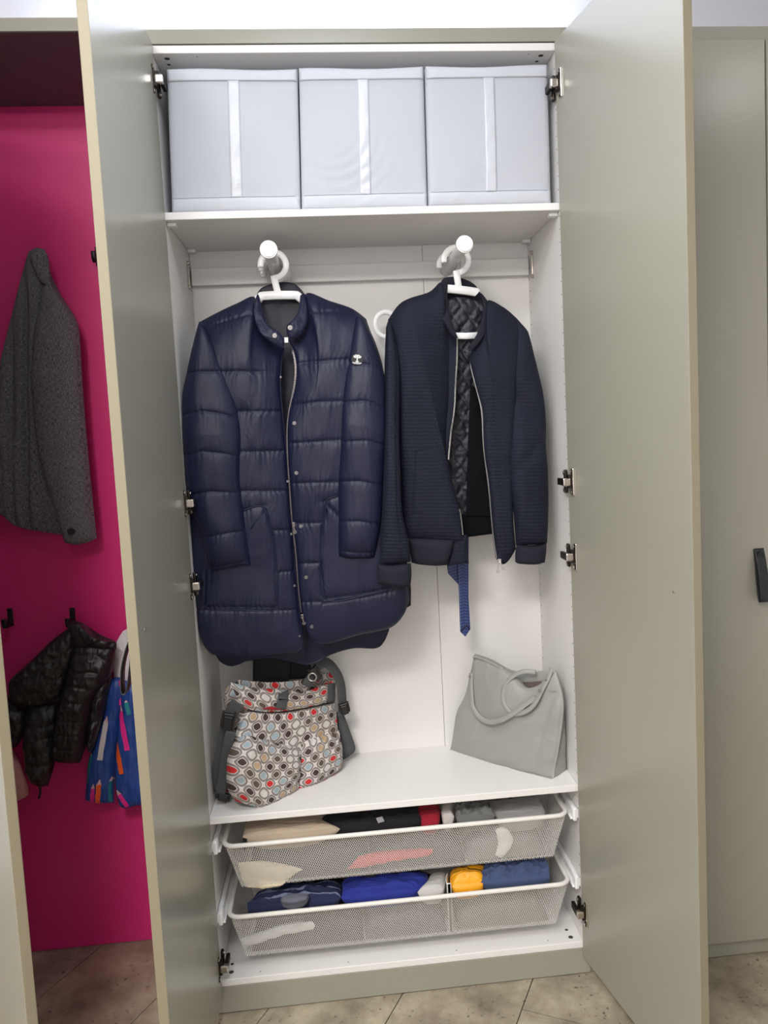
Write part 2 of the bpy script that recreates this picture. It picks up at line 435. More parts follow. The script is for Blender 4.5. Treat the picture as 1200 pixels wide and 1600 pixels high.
# left door
Ml, L = door_frame((.0036,-.006), (-.0045,-.515))       # local x runs to the free edge, local y = +x world? (n)
bm = bmesh.new(); add_box(bm, 0, L, -.0195, 0, ZD0, ZD1, .0012, Ml)
def two_tone(bm, d):
    bmesh.ops.recalc_face_normals(bm, faces=bm.faces[:])
    for f in bm.faces:
        if abs(f.normal.dot(d)) > .7: f.material_index = 1
two_tone(bm, Ml.to_3x3() @ Vector((1,0,0)))
dl = bm_obj('door', bm, [M_sage, M_edge], wr, label='left sage door, standing open')
for z, y in ((2.317,-.024),(1.333,-.024),(1.130,-.024),(.142,-.024)):
    hinge(dl, 1, z, y, xi=-.006)
bm = bmesh.new(); p = Ml @ Vector((.462,0,1.133)); add_cyl(bm, p+Vector((-.001,0,0)), p+Vector((.0012,0,0)), .0035, 14)
bm_obj('screw', bm, M_screw, dl)
leather_strap('strap_handle', dl, Ml, -1, .462, 1.015, 1.125).data.transform(Matrix.Translation((-.0195,0,0)))
# right door
Mr, L = door_frame((.9584,-.006), (1.0465,-.511))
bm = bmesh.new(); add_box(bm, 0, L, 0, .0195, ZD0, ZD1, .0012, Mr)
two_tone(bm, Mr.to_3x3() @ Vector((1,0,0)))
dr = bm_obj('door', bm, [M_sage, M_edge], wr, label='right sage door, standing open')
for z, y in ((2.297,-.026),(1.333,-.026),(1.143,-.030),(.188,-.026)):
    hinge(dr, -1, z, y, xi=.969)
bm = bmesh.new(); p = Mr @ Vector((.447,0,1.131)); add_cyl(bm, p+Vector((.001,0,0)), p+Vector((-.0014,0,0)), .0035, 14)
bm_obj('screw', bm, M_screw, dr)
_n = Mr.to_3x3() @ Vector((0,1,0))
leather_strap('strap_handle', dr, Mr, 1, .452, 1.022, 1.135).data.transform(Matrix.Translation(_n*.0195))

# pull-out hanging rods under the shelf
RODS = ((.241,1.931),(.717,1.930))
for x, z in RODS:
    bm = bmesh.new(); add_cyl(bm, (x,.004,z), (x,D-.022,z), .0155, 32)
    rod = bm_obj('hanging_rod', bm, M_rod, wr, smooth=False)
    rod.data.polygons.foreach_set('use_smooth', [len(p.vertices) == 4 for p in rod.data.polygons])
    bm = bmesh.new(); add_cyl(bm, (x,-.012,z), (x,.005,z), .0208, 40); bmesh.ops.bevel(bm, geom=[e for e in bm.edges if not (abs((e.verts[0].co-e.verts[1].co).y) > .01)], offset=.003, segments=3, affect='EDGES')
    bm_obj('end_cap', bm, M_disc, rod)

# ------------------------------------------------------------------ mesh drawers
def hexsheet(A, B, C_, Dd, pitch, parent, name, hole=.75, ratio=.86):
    """expanded-metal sheet between corners A(top left) B(top right) C(bottom right) D(bottom left): real hexagonal openings"""
    A, B, C_, Dd = [np.array(q, float) for q in (A,B,C_,Dd)]
    Wd = (np.linalg.norm(B-A)+np.linalg.norm(C_-Dd))/2; H = (np.linalg.norm(Dd-A)+np.linalg.norm(C_-B))/2
    nx = max(3, round(Wd/pitch)); px_ = 1/nx; rp = pitch*ratio; ny = max(2, round(H/rp)); py_ = 1/ny
    ii, jj = np.meshgrid(np.arange(-1, nx+1), np.arange(ny)); cx = (ii+.5+.5*(jj % 2))*px_; cy = (jj+.5)*py_
    cx = cx.ravel(); cy = cy.ravel(); k = (cx > -.4*px_) & (cx < 1+.4*px_); cx = cx[k]; cy = cy[k]
    hx = np.array([0,.5,.5,0,-.5,-.5])*px_; hy = np.array([-.667,-.333,.333,.667,.333,-.333])*py_
    U = np.stack([cx[:,None]+hx, cx[:,None]+hx*hole], 1).reshape(-1); V = np.stack([cy[:,None]+hy, cy[:,None]+hy*hole], 1).reshape(-1)
    U = np.clip(U, 0, 1)[:,None]; V = np.clip(V, 0, 1)[:,None]
    P = (1-U)*(1-V)*A+U*(1-V)*B+U*V*C_+(1-U)*V*Dd
    n = len(cx); base = np.arange(n)[:,None]*12; k6 = np.arange(6)
    F = np.stack([base+k6, base+(k6+1) % 6, base+(k6+1) % 6+6, base+k6+6], -1).reshape(-1,4)
    return mesh(name, P, F, M_wire, parent, smooth=False, kind='stuff')
def rrect(x0, x1, y0, y1, r, z, n=6):
    P = []
    for cx, cy, a in ((x1-r,y1-r,0),(x0+r,y1-r,90),(x0+r,y0+r,180),(x1-r,y0+r,270)):
        for k in range(n+1):
            t = math.radians(a+90*k/n); P.append((cx+r*math.cos(t), cy+r*math.sin(t), z))
    return np.array(P)
def drawer(zr, zb, y0, y1):
    x0, x1 = .030, W-.030; ins = .036
    rim = rrect(x0, x1, y0, y1, .030, zr)
    P = np.vstack([rim[:1]]); P = rim
    V, F = sweep(P, .013, .012, (0,0,1), True, 10, closed=True)
    d = mesh('wire_drawer', V, F, M_wire, wr, label='white mesh pull-out drawer')
    bx0, bx1, by0, by1 = x0+ins, x1-ins, y0+.028, y1-.02
    t = zr-.004
    a, b_, c_, e_ = (x0+.006,y0+.004,t),(x1-.006,y0+.004,t),(x1-.006,y1-.004,t),(x0+.006,y1-.004,t)
    A, B, C_, E_ = (bx0,by0,zb),(bx1,by0,zb),(bx1,by1,zb),(bx0,by1,zb)
    hexsheet(a, b_, B, A, .0057, d, 'mesh_front')
    hexsheet(e_, a, A, E_, .0057, d, 'mesh_side'); hexsheet(b_, c_, C_, B, .0057, d, 'mesh_side')
    hexsheet(c_, e_, E_, C_, .011, d, 'mesh_back'); hexsheet(A, B, C_, E_, .011, d, 'mesh_bottom')
    return d
DRW = ((.446,.318,.004,.30),(.255,.127,.004,.30))
for zr, zb, y0, y1 in DRW:
    drawer(zr, zb, y0, y1)
    for s, x in ((1,0.0),(-1,W)):
        bm = bmesh.new(); X = lambda a: x+s*a
        xa, xb = sorted((X(.0006),X(.012))); add_box(bm, xa, xb, .006, .31, zr-.012, zr+.010, .002)
        xa, xb = sorted((X(.010),X(.022))); add_box(bm, xa, xb, .010, .31, zr-.016, zr-.011, .001)
        xa, xb = sorted((X(.004),X(.016))); add_box(bm, xa, xb, .004, .03, zr-.020, zr+.016, .004)
        add_cyl(bm, (X(.012),.022,zr+.004), (X(.0165),.022,zr+.004), .006, 14)
        bm_obj('drawer_rail', bm, M_plastic, wr)

# ------------------------------------------------------------------ open niche on the left, with magenta back
NX0, NX1, NY = -.63, -.0195, .345
nc = thing('cloakroom_niche', 'open coat niche with a magenta back panel, left of the wardrobe', 'alcove', (-.32,.17,0))
box('back_panel', NX0, NX1, NY, NY+.01, .001, 2.422, M_pink, nc, bev=0, label='magenta laminate back panel')
bm = bmesh.new(); add_box(bm, NX0, NX1, 0, NY, -.009, 0.009, .001)
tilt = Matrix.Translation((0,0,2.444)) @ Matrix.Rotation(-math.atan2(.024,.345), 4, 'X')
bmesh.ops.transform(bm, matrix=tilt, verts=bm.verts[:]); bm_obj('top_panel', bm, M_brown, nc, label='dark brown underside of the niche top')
box('side_panel', NX1-.016, NX1, .002, NY-.001, .001, 2.42, M_pink, nc, bev=.001)
box('side_panel', NX0-.018, NX0, .002, NY, .001, 2.42, M_sage, nc, bev=.001)
Mn, L = door_frame((NX0,-.02), (-.292,-.45))
bm = bmesh.new(); add_box(bm, 0, L, 0, .021, ZD0, 2.405, .0018, Mn)
two_tone(bm, Mn.to_3x3() @ Vector((1,0,0))); nd = bm_obj('door', bm, [M_sage, M_edge], nc, label='sage door standing ajar')

# ------------------------------------------------------------------ closed wardrobe on the right
cw = thing('wardrobe', 'closed sage wardrobe with a black leather pull, right of the open one', 'wardrobe', (1.24,.17,0))
x0 = .982
box('side_panel', x0, x0+T, 0, D, .053, 2.4, M_white, cw); box('side_panel', 1.47, 1.488, 0, D, .053, 2.4, M_white, cw)
box('top_panel', x0+T, 1.47, .0, D, 2.382, 2.4, M_white, cw); box('back_panel', x0+T, 1.47, D-.006, D, .02, 2.38, M_white, cw)
box('plinth', x0, 1.99, .004, .02, .001, .052, M_sage, cw)
d2 = box('door', x0+.004, 1.4865, -.020, -.001, .055, 2.402, M_sage, cw, bev=.0025)
Mc, L = door_frame((x0+.004,-.020), (1.4865,-.020))
leather_strap('strap_handle', d2, Mc, -1, .468, .996, 1.130)
bm = bmesh.new(); p = Vector((x0+.004+.468,-.0285,1.116)); add_cyl(bm, p, p+Vector((0,-.0045,0)), .0095, 20, .0085); bm_obj('rivet', bm, M_black, d2)
box('door', 1.4895, 1.985, -.020, -.001, .055, 2.402, M_sage, cw, bev=.0025)

# ------------------------------------------------------------------ storage boxes on the top shelf
M_box = mat('white_box_fabric', (186,189,197), .8, bump=(700,.12))
M_boxtrim = mat('white_box_trim', (196,199,207), .6, bump=(700,.08))
M_satin = mat('white_satin', (200,203,211), .32, sheen=.3, bump=(60,.3,(1,1,3)))
def storage_box(label, c, yf, skew, seed):
    """c: front corners (x,z) TL TR BR BL; a fabric carton with slightly bowed faces, stitched bands and a satin pull"""
    t = thing('storage_box', label, 'box', ((c[0][0]+c[1][0])/2, yf+.14, ZS+.0005), 'white storage boxes on the top shelf')
    nu, nv = 60, 60
    u, v = np.meshgrid(np.linspace(0,1,nu), np.linspace(0,1,nv))
    C_ = np.array(c, float)
    xz = ((1-u)*(1-v))[...,None]*C_[0]+(u*(1-v))[...,None]*C_[1]+(u*v)[...,None]*C_[2]+((1-u)*v)[...,None]*C_[3]
    bow = .006*np.sin(np.pi*u)*np.sin(np.pi*v)
    rip = .0011*np.sin(70*np.hypot(u-.25, (v-.45)*1.1)+seed*2)*np.exp(-((u-.45)**2+(v-.72)**2)/.06)*(1 if seed == 1 else .25)
    rip = rip+.0018*fbm(u*5, v*3, seed)*np.exp(-((v-.9)/.15)**2)
    band = .0014*((v < .095) | (v > .9))
    edge = np.minimum(np.minimum(u,1-u), np.minimum(v,1-v)); rd = .006*np.exp(-edge*60)
    y = yf-bow-rip-band+rd+skew*(u-.5)
    top = .004*np.sin(np.pi*u*2+seed)*np.exp(-v*20)
    Ff = np.stack([xz[...,0], y, xz[...,1]+top*.5], -1)
    Bk = Ff.copy(); Bk[...,1] = yf+.295+.004*np.sin(np.pi*u)*np.sin(np.pi*v)
    K = nu*nv; I = np.arange(K).reshape(nv,nu)
    q = np.stack([I[:-1,:-1],I[1:,:-1],I[1:,1:],I[:-1,1:]],-1).reshape(-1,4)
    rim = np.r_[I[0,:-1],I[:-1,-1],I[-1,:0:-1],I[:0:-1,0]]; r2 = np.roll(rim,-1)
    mesh('body', np.vstack([Ff.reshape(-1,3),Bk.reshape(-1,3)]), np.vstack([q,q[:,::-1]+K,np.stack([rim,r2,r2+K,rim+K],-1)]), M_box, t)
    def patch(name, u0, u1, v0, v1, off, m, label=None, wav=0):
        a, b = np.meshgrid(np.linspace(u0,u1,max(3,int((u1-u0)*90))), np.linspace(v0,v1,max(3,int((v1-v0)*80))))
        iu = np.clip((a*(nu-1)).round().astype(int),0,nu-1); iv = np.clip((b*(nv-1)).round().astype(int),0,nv-1)
        XZ = ((1-a)*(1-b))[...,None]*C_[0]+(a*(1-b))[...,None]*C_[1]+(a*b)[...,None]*C_[2]+((1-a)*b)[...,None]*C_[3]
        o = off+wav*(.5+.5*np.sin(b*26+seed))*np.sin((a-u0)/(u1-u0)*np.pi)
        F_ = np.stack([XZ[...,0], Ff[iv,iu,1]-o, XZ[...,1]+.5*top[iv,iu]], -1); B_ = F_.copy(); B_[...,1] += off-.0001+o*0+.0006
        n_v, n_u = a.shape; Q = n_v*n_u; J = np.arange(Q).reshape(n_v,n_u)
        qq = np.stack([J[:-1,:-1],J[1:,:-1],J[1:,1:],J[:-1,1:]],-1).reshape(-1,4)
        rm = np.r_[J[0,:-1],J[:-1,-1],J[-1,:0:-1],J[:0:-1,0]]; s2 = np.roll(rm,-1)
        mesh(name, np.vstack([F_.reshape(-1,3),B_.reshape(-1,3)]), np.vstack([qq,qq[:,::-1]+Q,np.stack([rm,s2,s2+Q,rm+Q],-1)]), m, t, label=label)
    patch('hem_band', .004,.996,.002,.09,.0018, M_boxtrim); patch('hem_band', .004,.996,.905,.998,.0016, M_boxtrim)
    patch('pull_strap', .462,.55,.092,.903,.0024, M_satin, 'shiny satin pull strap', .0016)
    for vv in (.092,.903):
        P = np.array([Ff[int(vv*(nv-1)),i]+np.array([0,-.0022,0]) for i in range(1,nu-1,2)])
        V, F = sweep(P, .0012, .0012, (0,-1,0), True, 5); mesh('seam_piping', V, F, M_boxtrim, t)
    # lid line across the top
    return t
zb_ = ZS+.0008
storage_box('white fabric storage box at the left end of the top shelf', [(.0285,2.357),(.334,2.357),(.322,zb_),(.0165,zb_)], .012, .004, 0)
storage_box('middle white fabric storage box, its front slightly rippled', [(.338,2.355),(.638,2.357),(.632,zb_),(.325,zb_)], .010, .002, 1)
storage_box('white fabric storage box at the right end of the top shelf', [(.643,2.356),(.946,2.359),(.944,zb_),(.636,zb_)], .010, .004, 2)

# ------------------------------------------------------------------ hangers
def hanger(label, x, z, Y, w=.40, drop=.085, tilt=0, dx=0, bar2=True, plain=False, mirror=1):
    """white plastic hanger: hook on the rod centre (x,z), neck, curved shoulder arm, lower bar"""
    t = thing('clothes_hanger', label, 'hanger', (x, Y, z-.15), 'white plastic clothes hangers')
    a = np.radians(np.linspace(188, -88, 30)); R_ = .0325; cz = z+.0155-R_+.0075
    hk = [(x+mirror*R_*math.cos(k), Y, cz+R_*math.sin(k)) for k in a]
    V, F = sweep(np.array(hk), .0150, .007, (0,-1,0)); mesh('hook', V, F, M_plastic, t)
    nz = cz-R_; zb = nz-.044
    V, F = sweep(np.array([(x-.001,Y,nz+.006),(x+dx*.4,Y,(nz+zb)/2),(x+dx,Y,zb-.004)]), .017, .008, (0,-1,0)); mesh('neck', V, F, M_plastic, t)
    xs = np.linspace(-w/2, w/2, 41); s = np.abs(xs)
    dz = np.where(s < .046, .0012*(s/.046)**2, .0012+.95*np.minimum(s-.046,.03)+.42*np.maximum(s-.076,0))
    arm = [(x+dx+q*math.cos(tilt), Y+.25*k*k, zb-d-q*math.sin(tilt)) for q, k, d in zip(xs, s, dz)]
    V, F = sweep(np.array(arm), .0215, .012, (0,-1,0)); mesh('shoulder_arm', V, F, M_plastic, t)
    if bar2:
        V, F = sweep(np.array([arm[2],(arm[2][0]+.02,arm[2][1],arm[2][2]-.012),(arm[-3][0]-.02,arm[-3][1],arm[-3][2]-.012),arm[-3]]), .0085, .006, (0,-1,0)); mesh('trouser_bar', V, F, M_plastic, t)
    return t
HX = RODS[0][0]; RX = RODS[1][0]
HYL, HYR = .122, .128
hanger('white hanger holding the long quilted coat, front of the left rod', HX+.001, RODS[0][1], HYL, tilt=.01, dx=.010, w=.30, bar2=False)
for k, y in enumerate((.165,.205,.245)):
    hanger(['second white hanger hook on the left rod, just behind the quilted coat','third white hanger hook from the front on the left rod','white hanger hook nearest the back on the left rod'][k], HX-.0006*k, RODS[0][1], y, tilt=.02*k, dx=.004, w=.30, plain=True)
hanger('white hanger holding the navy bomber jacket, tilted down to the right', RX+.0, RODS[1][1], HYR, tilt=.14, dx=.005, w=.098, bar2=False)
hanger('white hanger at the back of the right rod, behind the bomber hanger', RX-.003, RODS[1][1], .20, tilt=-.05, dx=-.004, w=.26)

# ------------------------------------------------------------------ long quilted navy coat
M_coat = mat('navy_quilted_nylon', (21,24,50), .48, spec=.32, bump=(260,.25))
M_coat_in = mat('navy_lining', (24,21,36), .6, bump=(200,.2))
M_zip = mat('gunmetal_zip', (105,100,98), .35, .9)
M_zip_s = mat('silver_zip', (205,202,198), .3, .9)
M_snap = mat('gunmetal_snap', (120,118,118), .3, .9)
M_tag = mat('white_tag', (225,225,225), .7)
coat = thing('quilted_coat', 'long navy quilted coat with stand collar, zip and snaps on the left rod', 'coat', (HX+.01,HYL,.95))
def wr_(amp, sx=21, sy=60, seed=0):
    return lambda px, py: amp*(ridge(px/sx+.25*vnoise(py/40,px/60,seed), py/sy, seed)*.6+fbm(px/28, py/60, seed+5)*.7)
def coat_disp(hs, vs, A=.0045, sig=6, amp=.0024, seed=0, fold=.004):
    wv = wr_(amp, seed=seed)
    def f(u, v, px, py):
        ds = [hseam(s, px, py) for s in hs]+[vseam(s, px, py) for s in vs]+[np.full_like(px, 60.)]
        d = np.minimum.reduce(ds)
        pk = np.exp(-d/11)
        return puff(ds, A, sig)-.0022*np.exp(-(d/1.5)**2)+wv(px, py)*(.5+.9*pk)+.0009*pk*np.sin(px*.8+7*vnoise(px/23, py/30, seed+9))+fold*fbm(px/70, py/110, seed+2, 2)
    return f
def ybody(Yf, Yt, k=.10):
    return lambda u, v, px, py: Yf+(Yt-Yf)*np.exp(-v/k)
# back of the coat, its scooped hem hangs lower than the fronts
bk = Panel(top=[(322,506),(360,482),(405,462),(440,456),(478,460),(520,473),(556,490)], bottom=[(337,1024),(345,1035),(360,1041),(374,1038),(387,1033),(420,1029),(447,1033),(473,1039),(490,1037),(520,1022),(553,1013),(587,1013),(600,1003),(608,985)],
    left=[(322,506),(316,700),(318,900),(337,1024)], right=[(556,490),(585,620),(598,800),(608,985)], Y=.135, front=.004, back=.03, step=3,
    disp=coat_disp([], [[(476,900),(476,1040)]], A=.003, amp=.001, seed=4, fold=.003), yfun=ybody(.16,.140))
bk.build('back', M_coat, coat)
ln = Panel(top=[(400,472),(440,468),(480,472)], bottom=[(425,900),(455,905),(480,900)], left=[(400,472),(410,600),(425,900)], right=[(480,472),(482,600),(480,900)], Y=.142, front=.003, back=.003, step=4,
    disp=lambda u,v,px,py: -.002*np.exp(-np.abs(px-441)/1.5)+.002*fbm(px/25,py/40,8))
ln.build('lining', M_coat_in, coat, label='dark inner lining')
# front, viewer's left
L_seams = [[(320,513),(355,503),(393,492)],[(345,582),(438,582)],[(350,643.5),(441,643)],[(355,705.5),(449,704.5)],[(355,766),(452,766)],[(430,827),(457,827)],[(434,892),(462,891)],[(300,950),(385,951),(467,951)]]
L_v = [[(414,791),(428,832),(432,880),(434,950)],[(323,893),(321,947)]]
L_x = [[(380,796),(415,788)]]
fl = Panel(top=[(312,503),(340,488),(370,474),(398,464),(404,500),(424,532),(444,543)], bottom=[(326,1016),(338,1024),(393,1025),(447,1021),(463,1020),(473,1012)],
    left=[(312,503),(303,600),(297,700),(294,800),(297,880),(303,940),(313,995),(326,1016)], right=[(444,543),(440,565),(438,603),(442,650),(447,700),(451,750),(456,820),(461,887),(468,953),(474,990),(473,1012)],
    step=1.9, front=.026, back=.018, pu=4, pv=7, disp=coat_disp(L_seams+L_x+[[(320,946),(433,946)]], L_v, seed=1), yfun=ybody(.062,.112,.07))
fl.build('front_panel', M_coat, coat)
# front, viewer's right
R_seams = [[(478,490),(556,487)],[(466,569),(505,566),(545,563)],[(455,634),(495,629),(540,627)],[(448,693),(490,690),(540,687)],[(452,755),(490,753),(540,752)],[(458,817),(503,815)],[(464,879),(499,877)],[(470,939),(505,937)],[(503,940),(560,931),(612,921)],[(506,933),(560,925),(610,916)]]
R_v = [[(512,782),(503,827),(500,870),(505,933)],[(480,470),(480,516)]]
R_x = [[(506,782),(535,772)],[(509,786),(532,806)]]
fr = Panel(top=[(449,518),(462,524),(472,517),(480,492),(479,458),(515,470),(550,482),(572,498)], bottom=[(479,986),(485,999),(498,1006),(522,1004),(560,993),(608,982),(630,962),(640,936)],
    left=[(449,518),(452,534),(460,551),(463,577),(460,607),(453,635),(449,667),(450,717),(453,760),(457,817),(462,855),(467,920),(472,960),(479,986)], right=[(572,498),(592,560),(602,640),(606,740),(615,830),(632,890),(640,936)],
    step=1.9, front=.028, back=.018, pu=4, pv=7, disp=coat_disp(R_seams+R_x, R_v, seed=2), yfun=ybody(.056,.110,.07))
fr.build('front_panel', M_coat, coat)
# sleeves
SLs = [[(288,588),(303,583),(330,582),(358,581)],[(284,650),(292,648),(320,643),(345,646),(374,654)],[(284,714),(320,704.5),(350,708),(376,713)],[(290,774),(333,766.5),(377,769)],[(315,839),(360,830),(388,828)],[(322,886),(360,880),(393,875)]]
sl = Panel(top=[(311,502),(318,507),(325,517)], bottom=[(330,894),(350,890),(375,884),(393,884)],
    left=[(311,502),(300,545),(291,585),(285,615),(283.5,645),(284,700),(288,750),(297,790),(312,825),(322,865),(330,894)], right=[(325,517),(341,550),(360,597),(373,640),(377,683),(376,750),(382,803),(388,853),(393,884)],
    step=1.8, front=.036, back=.03, pu=2.4, pv=8, disp=coat_disp(SLs, [], A=.0045, seed=3, amp=.0016, fold=.005), yfun=lambda u,v,px,py: .070-.035*np.minimum(1,v*2.2), clampx=(.003,2))
sl.build('sleeve', M_coat, coat)
SRs = [[(543,568),(570,571),(598,577)],[(533,630),(570,627),(602,638)],[(531,690),(573,688.5),(602,696)],[(529,752),(560,750.5),(598,758)],[(528,814),(560,812),(595,818)],[(527,859),(558,861),(589,862)]]
sr = Panel(top=[(557,492),(563,494),(569,500)], bottom=[(528,870),(545,873),(565,873),(586,873)],
    left=[(557,492),(545,545),(538,583),(534,627),(532,683),(528,750),(528,820),(528,870)], right=[(569,500),(582,530),(593,560),(601,600),(603,660),(601,725),(597,803),(590,850),(586,873)],
    step=1.8, front=.036, back=.03, pu=2.4, pv=8, disp=coat_disp(SRs, [], A=.0045, seed=6, amp=.0016, fold=.005), yfun=lambda u,v,px,py: .066-.036*np.minimum(1,v*2.2))
sr.build('sleeve', M_coat, coat)
# stand collar
cb = Panel(top=[(402,458),(410,449),(433,441.5),(457,442),(469,451),(477,461)], bottom=[(405,492),(425,488),(441,487),(460,488),(474,492)], left=[(402,458),(402,475),(405,492)], right=[(477,461),(477,476),(474,492)],
    Y=.150, front=.006, back=.008, step=2, disp=lambda u,v,px,py: .0012*fbm(px/14,py/10,4))
cb.build('collar', M_coat_in, coat)
cl = Panel(top=[(402,459),(405,463),(408,474)], bottom=[(424,535),(432,540),(443,542),(444,530)], left=[(402,459),(396,478),(396,494),(403,515),(413,528),(424,535)], right=[(408,474),(411,490),(417,505),(427,514),(436,519),(444,530)],
    step=1.4, front=.009, back=.004, pu=3, disp=lambda u,v,px,py: .0015*fbm(px/9,py/14,1), yfun=lambda u,v,px,py: .095-.045*np.minimum(1,v*1.3))
cl.build('collar', M_coat, coat)
cr_ = Panel(top=[(469,462),(473,459),(478,462)], bottom=[(447,516),(452,528),(462,528)], left=[(469,462),(467,480),(463,492),(455,502),(449,508),(447,516)], right=[(478,462),(482,485),(480,504),(472,520),(462,528)],
    step=1.4, front=.009, back=.004, pu=3, disp=lambda u,v,px,py: .0015*fbm(px/9,py/14,2), yfun=lambda u,v,px,py: .095-.048*np.minimum(1,v*1.3))
cr_.build('collar', M_coat, coat)
def pipe(pan, pts, r, m, name, parent, off=.0005, n=6, label=None):
    P = pan.line(pts, off, n)
    k = np.ones(5)/5
    Q = np.stack([np.convolve(np.pad(P[:,i], 2, mode='edge'), k, mode='valid') for i in range(3)], -1)
    V, F = sweep(Q, r*2, r*2, (0,-1,0), True, 6); return mesh(name, V, F, m, parent, label=label)
pipe(cl, [(408,474),(411,490),(417,505),(427,514),(436,519),(444,531)], .0012, M_coat, 'collar_piping', coat)
pipe(fl, [(444,543),(440,565),(438,603),(442,650),(447,700),(451,750),(456,820),(461,887),(468,953),(473,990)], .0015, M_coat, 'placket_piping', coat)
pipe(fl, [(321,893),(321,947),(380,949),(433,947),(432,880),(428,832),(414,791)], .0016, M_coat, 'pocket_piping', coat, .001)
pipe(fl, [(376,797),(415,788),(390,830)], .0016, M_coat, 'pocket_piping', coat, .001)
pipe(fr, [(610,918),(560,928),(506,936),(500,872),(503,828),(510,786)], .0016, M_coat, 'pocket_piping', coat, .001)
pipe(fr, [(530,772),(507,782),(530,804)], .0016, M_coat, 'pocket_piping', coat, .001)
def zipper(pan, pts, name, parent, m, r=.0022, off=.001, tape=None, pitch=.0042, tw=.0045):
    """tape with separate teeth along a traced edge"""
    P = resample(smooth_line(np.asarray(pts, float), 6), 60); P3 = np.array([pan.on(a, b, off) for a, b in P])
    k = np.ones(7)/7
    P3 = np.stack([np.convolve(np.pad(P3[:,i], 3, mode='edge'), k, mode='valid') for i in range(3)], -1)
    V, F = sweep(P3, tw*1.5, .0016, (0,-1,0)); o = mesh(name, V, F, tape, parent)
    L_ = np.linalg.norm(np.diff(P3, axis=0), axis=1).sum(); n = int(L_/pitch); Q = resample(P3, n); T_ = np.gradient(Q, axis=0); T_ /= np.linalg.norm(T_, axis=1)[:,None]
    vs = []; fs = []
    bx = np.array([(-1,-1,-1),(1,-1,-1),(1,1,-1),(-1,1,-1),(-1,-1,1),(1,-1,1),(1,1,1),(-1,1,1)])*.5
    ff = [(0,3,2,1),(4,5,6,7),(0,1,5,4),(1,2,6,5),(2,3,7,6),(3,0,4,7)]
    for i, (q, t) in enumerate(zip(Q, T_)):
        nn = np.array([0,-1.,0]); nn -= nn@t*t; nn /= np.linalg.norm(nn); b = np.cross(t, nn)
        for s in bx: vs.append(q+b*s[0]*tw+nn*(s[1]*.0022+.0008)+t*s[2]*pitch*.62)
        fs += [tuple(8*i+j for j in f) for f in ff]
    mesh('zip_teeth', np.array(vs), fs, m, o, smooth=False, kind='stuff', label='metal zip teeth')
    return o
zipper(fr, [(447,512),(449,520),(452,534),(460,551),(463,577),(460,607),(453,635),(449,667),(450,717),(453,760),(457,817),(462,855),(467,920),(472,962)], 'zipper', coat, M_zip, tape=M_coat_in, off=.002)
def snap(pan, x, y, r, parent, m=M_snap, off=.0006):
    p = pan.on(x, y, off); bm = bmesh.new()
    for rr, h0, h1 in ((r,0,.0022),(r*.62,.0022,.0030),(r*.3,.003,.0046)):
        add_cyl(bm, p-np.array([0,h0-.0006,0]), p-np.array([0,h1,0]), rr, 18, rr*.86)
    return bm_obj('snap', bm, m, parent, smooth=False)
for x, y in ((454,513),(460.5,661),(463.5,739),(471,820),(479.5,900),(487,977)): snap(cr_ if y < 520 else fr, x, y, .0070 if y < 520 else .0055, coat)
snap(cl, 429.5, 525, .0068, coat)
for x, y in ((439,590),(449,752),(455,833),(461,914),(468,992)): snap(fl, x, y, .0034, coat)
def zip_pull(p, m, parent, L_=.022, sw=.0):
    bm = bmesh.new(); p = Vector(p)
    add_box(bm, -.0042,.0042,-.003,.003,-.006,.006,.001, Matrix.Translation(p))
    M = Matrix.Translation(p+Vector((0,-.004,-.002))) @ Matrix.Rotation(sw, 4, 'Y')
    add_box(bm, -.0022,.0022,-.001,.001,-L_,.0,.0006, M)
    add_cyl(bm, M @ Vector((0,-.0012,-L_+.001)), M @ Vector((0,.0012,-L_+.001)), .0048, 14)
    return bm_obj('zip_pull', bm, m, parent)
zip_pull(fr.on(459,818,.004), M_zip, coat, .018, -.15); zip_pull(fr.on(473,962,.004), M_zip, coat, .016, -.2)
p = at(447,531,.052); box('size_tag', p[0]-.004,p[0]+.005,p[1]-.001,p[1]+.001,p[2]-.007,p[2]+.006, M_tag, coat, bev=.0003, label='small white tag')
# sleeve emblem: pale embroidered tree-like badge on a round black patch
def emblem(c):
    c = Vector(c); M = Matrix.Translation(c) @ Matrix.Rotation(.12,4,'Y')
    bm = bmesh.new(); add_cyl(bm, M @ Vector((0,.002,0)), M @ Vector((0,-.0008,0)), .0145, 32, .014)
    o = bm_obj('emblem_patch', bm, M_black, coat, label='round black patch with a pale embroidered badge')
    bm = bmesh.new(); k = .0019
    def bx(x0,x1,z0,z1,r=0): add_box(bm, x0,x1,-.0020,-.0006,z0,z1,.0003, M @ Matrix.Rotation(r,4,'Y'))
    bx(-.0016,.0016,-.0075,.0095); bx(-.0105,-.0015,.0045,.0072,.12); bx(.0015,.0105,.0045,.0072,-.12); bx(-.006,.006,.0085,.0108)
    bx(-.0095,-.003,.0015,.0036,.2); bx(.003,.0095,.0015,.0036,-.2)
    bx(-.006,-.0018,-.0055,-.003,-.4); bx(.0018,.006,-.0055,-.003,.4)
    bx(-.0115,.0115,-.0100,-.0082)
    for i in range(7): bx(-.0085+i*.0026,-.0085+i*.0026+.0015,-.0124,-.0106)
    bm_obj('embroidery', bm, M_tag, o, kind='stuff')
emblem(sr.on(558,563,.0015))

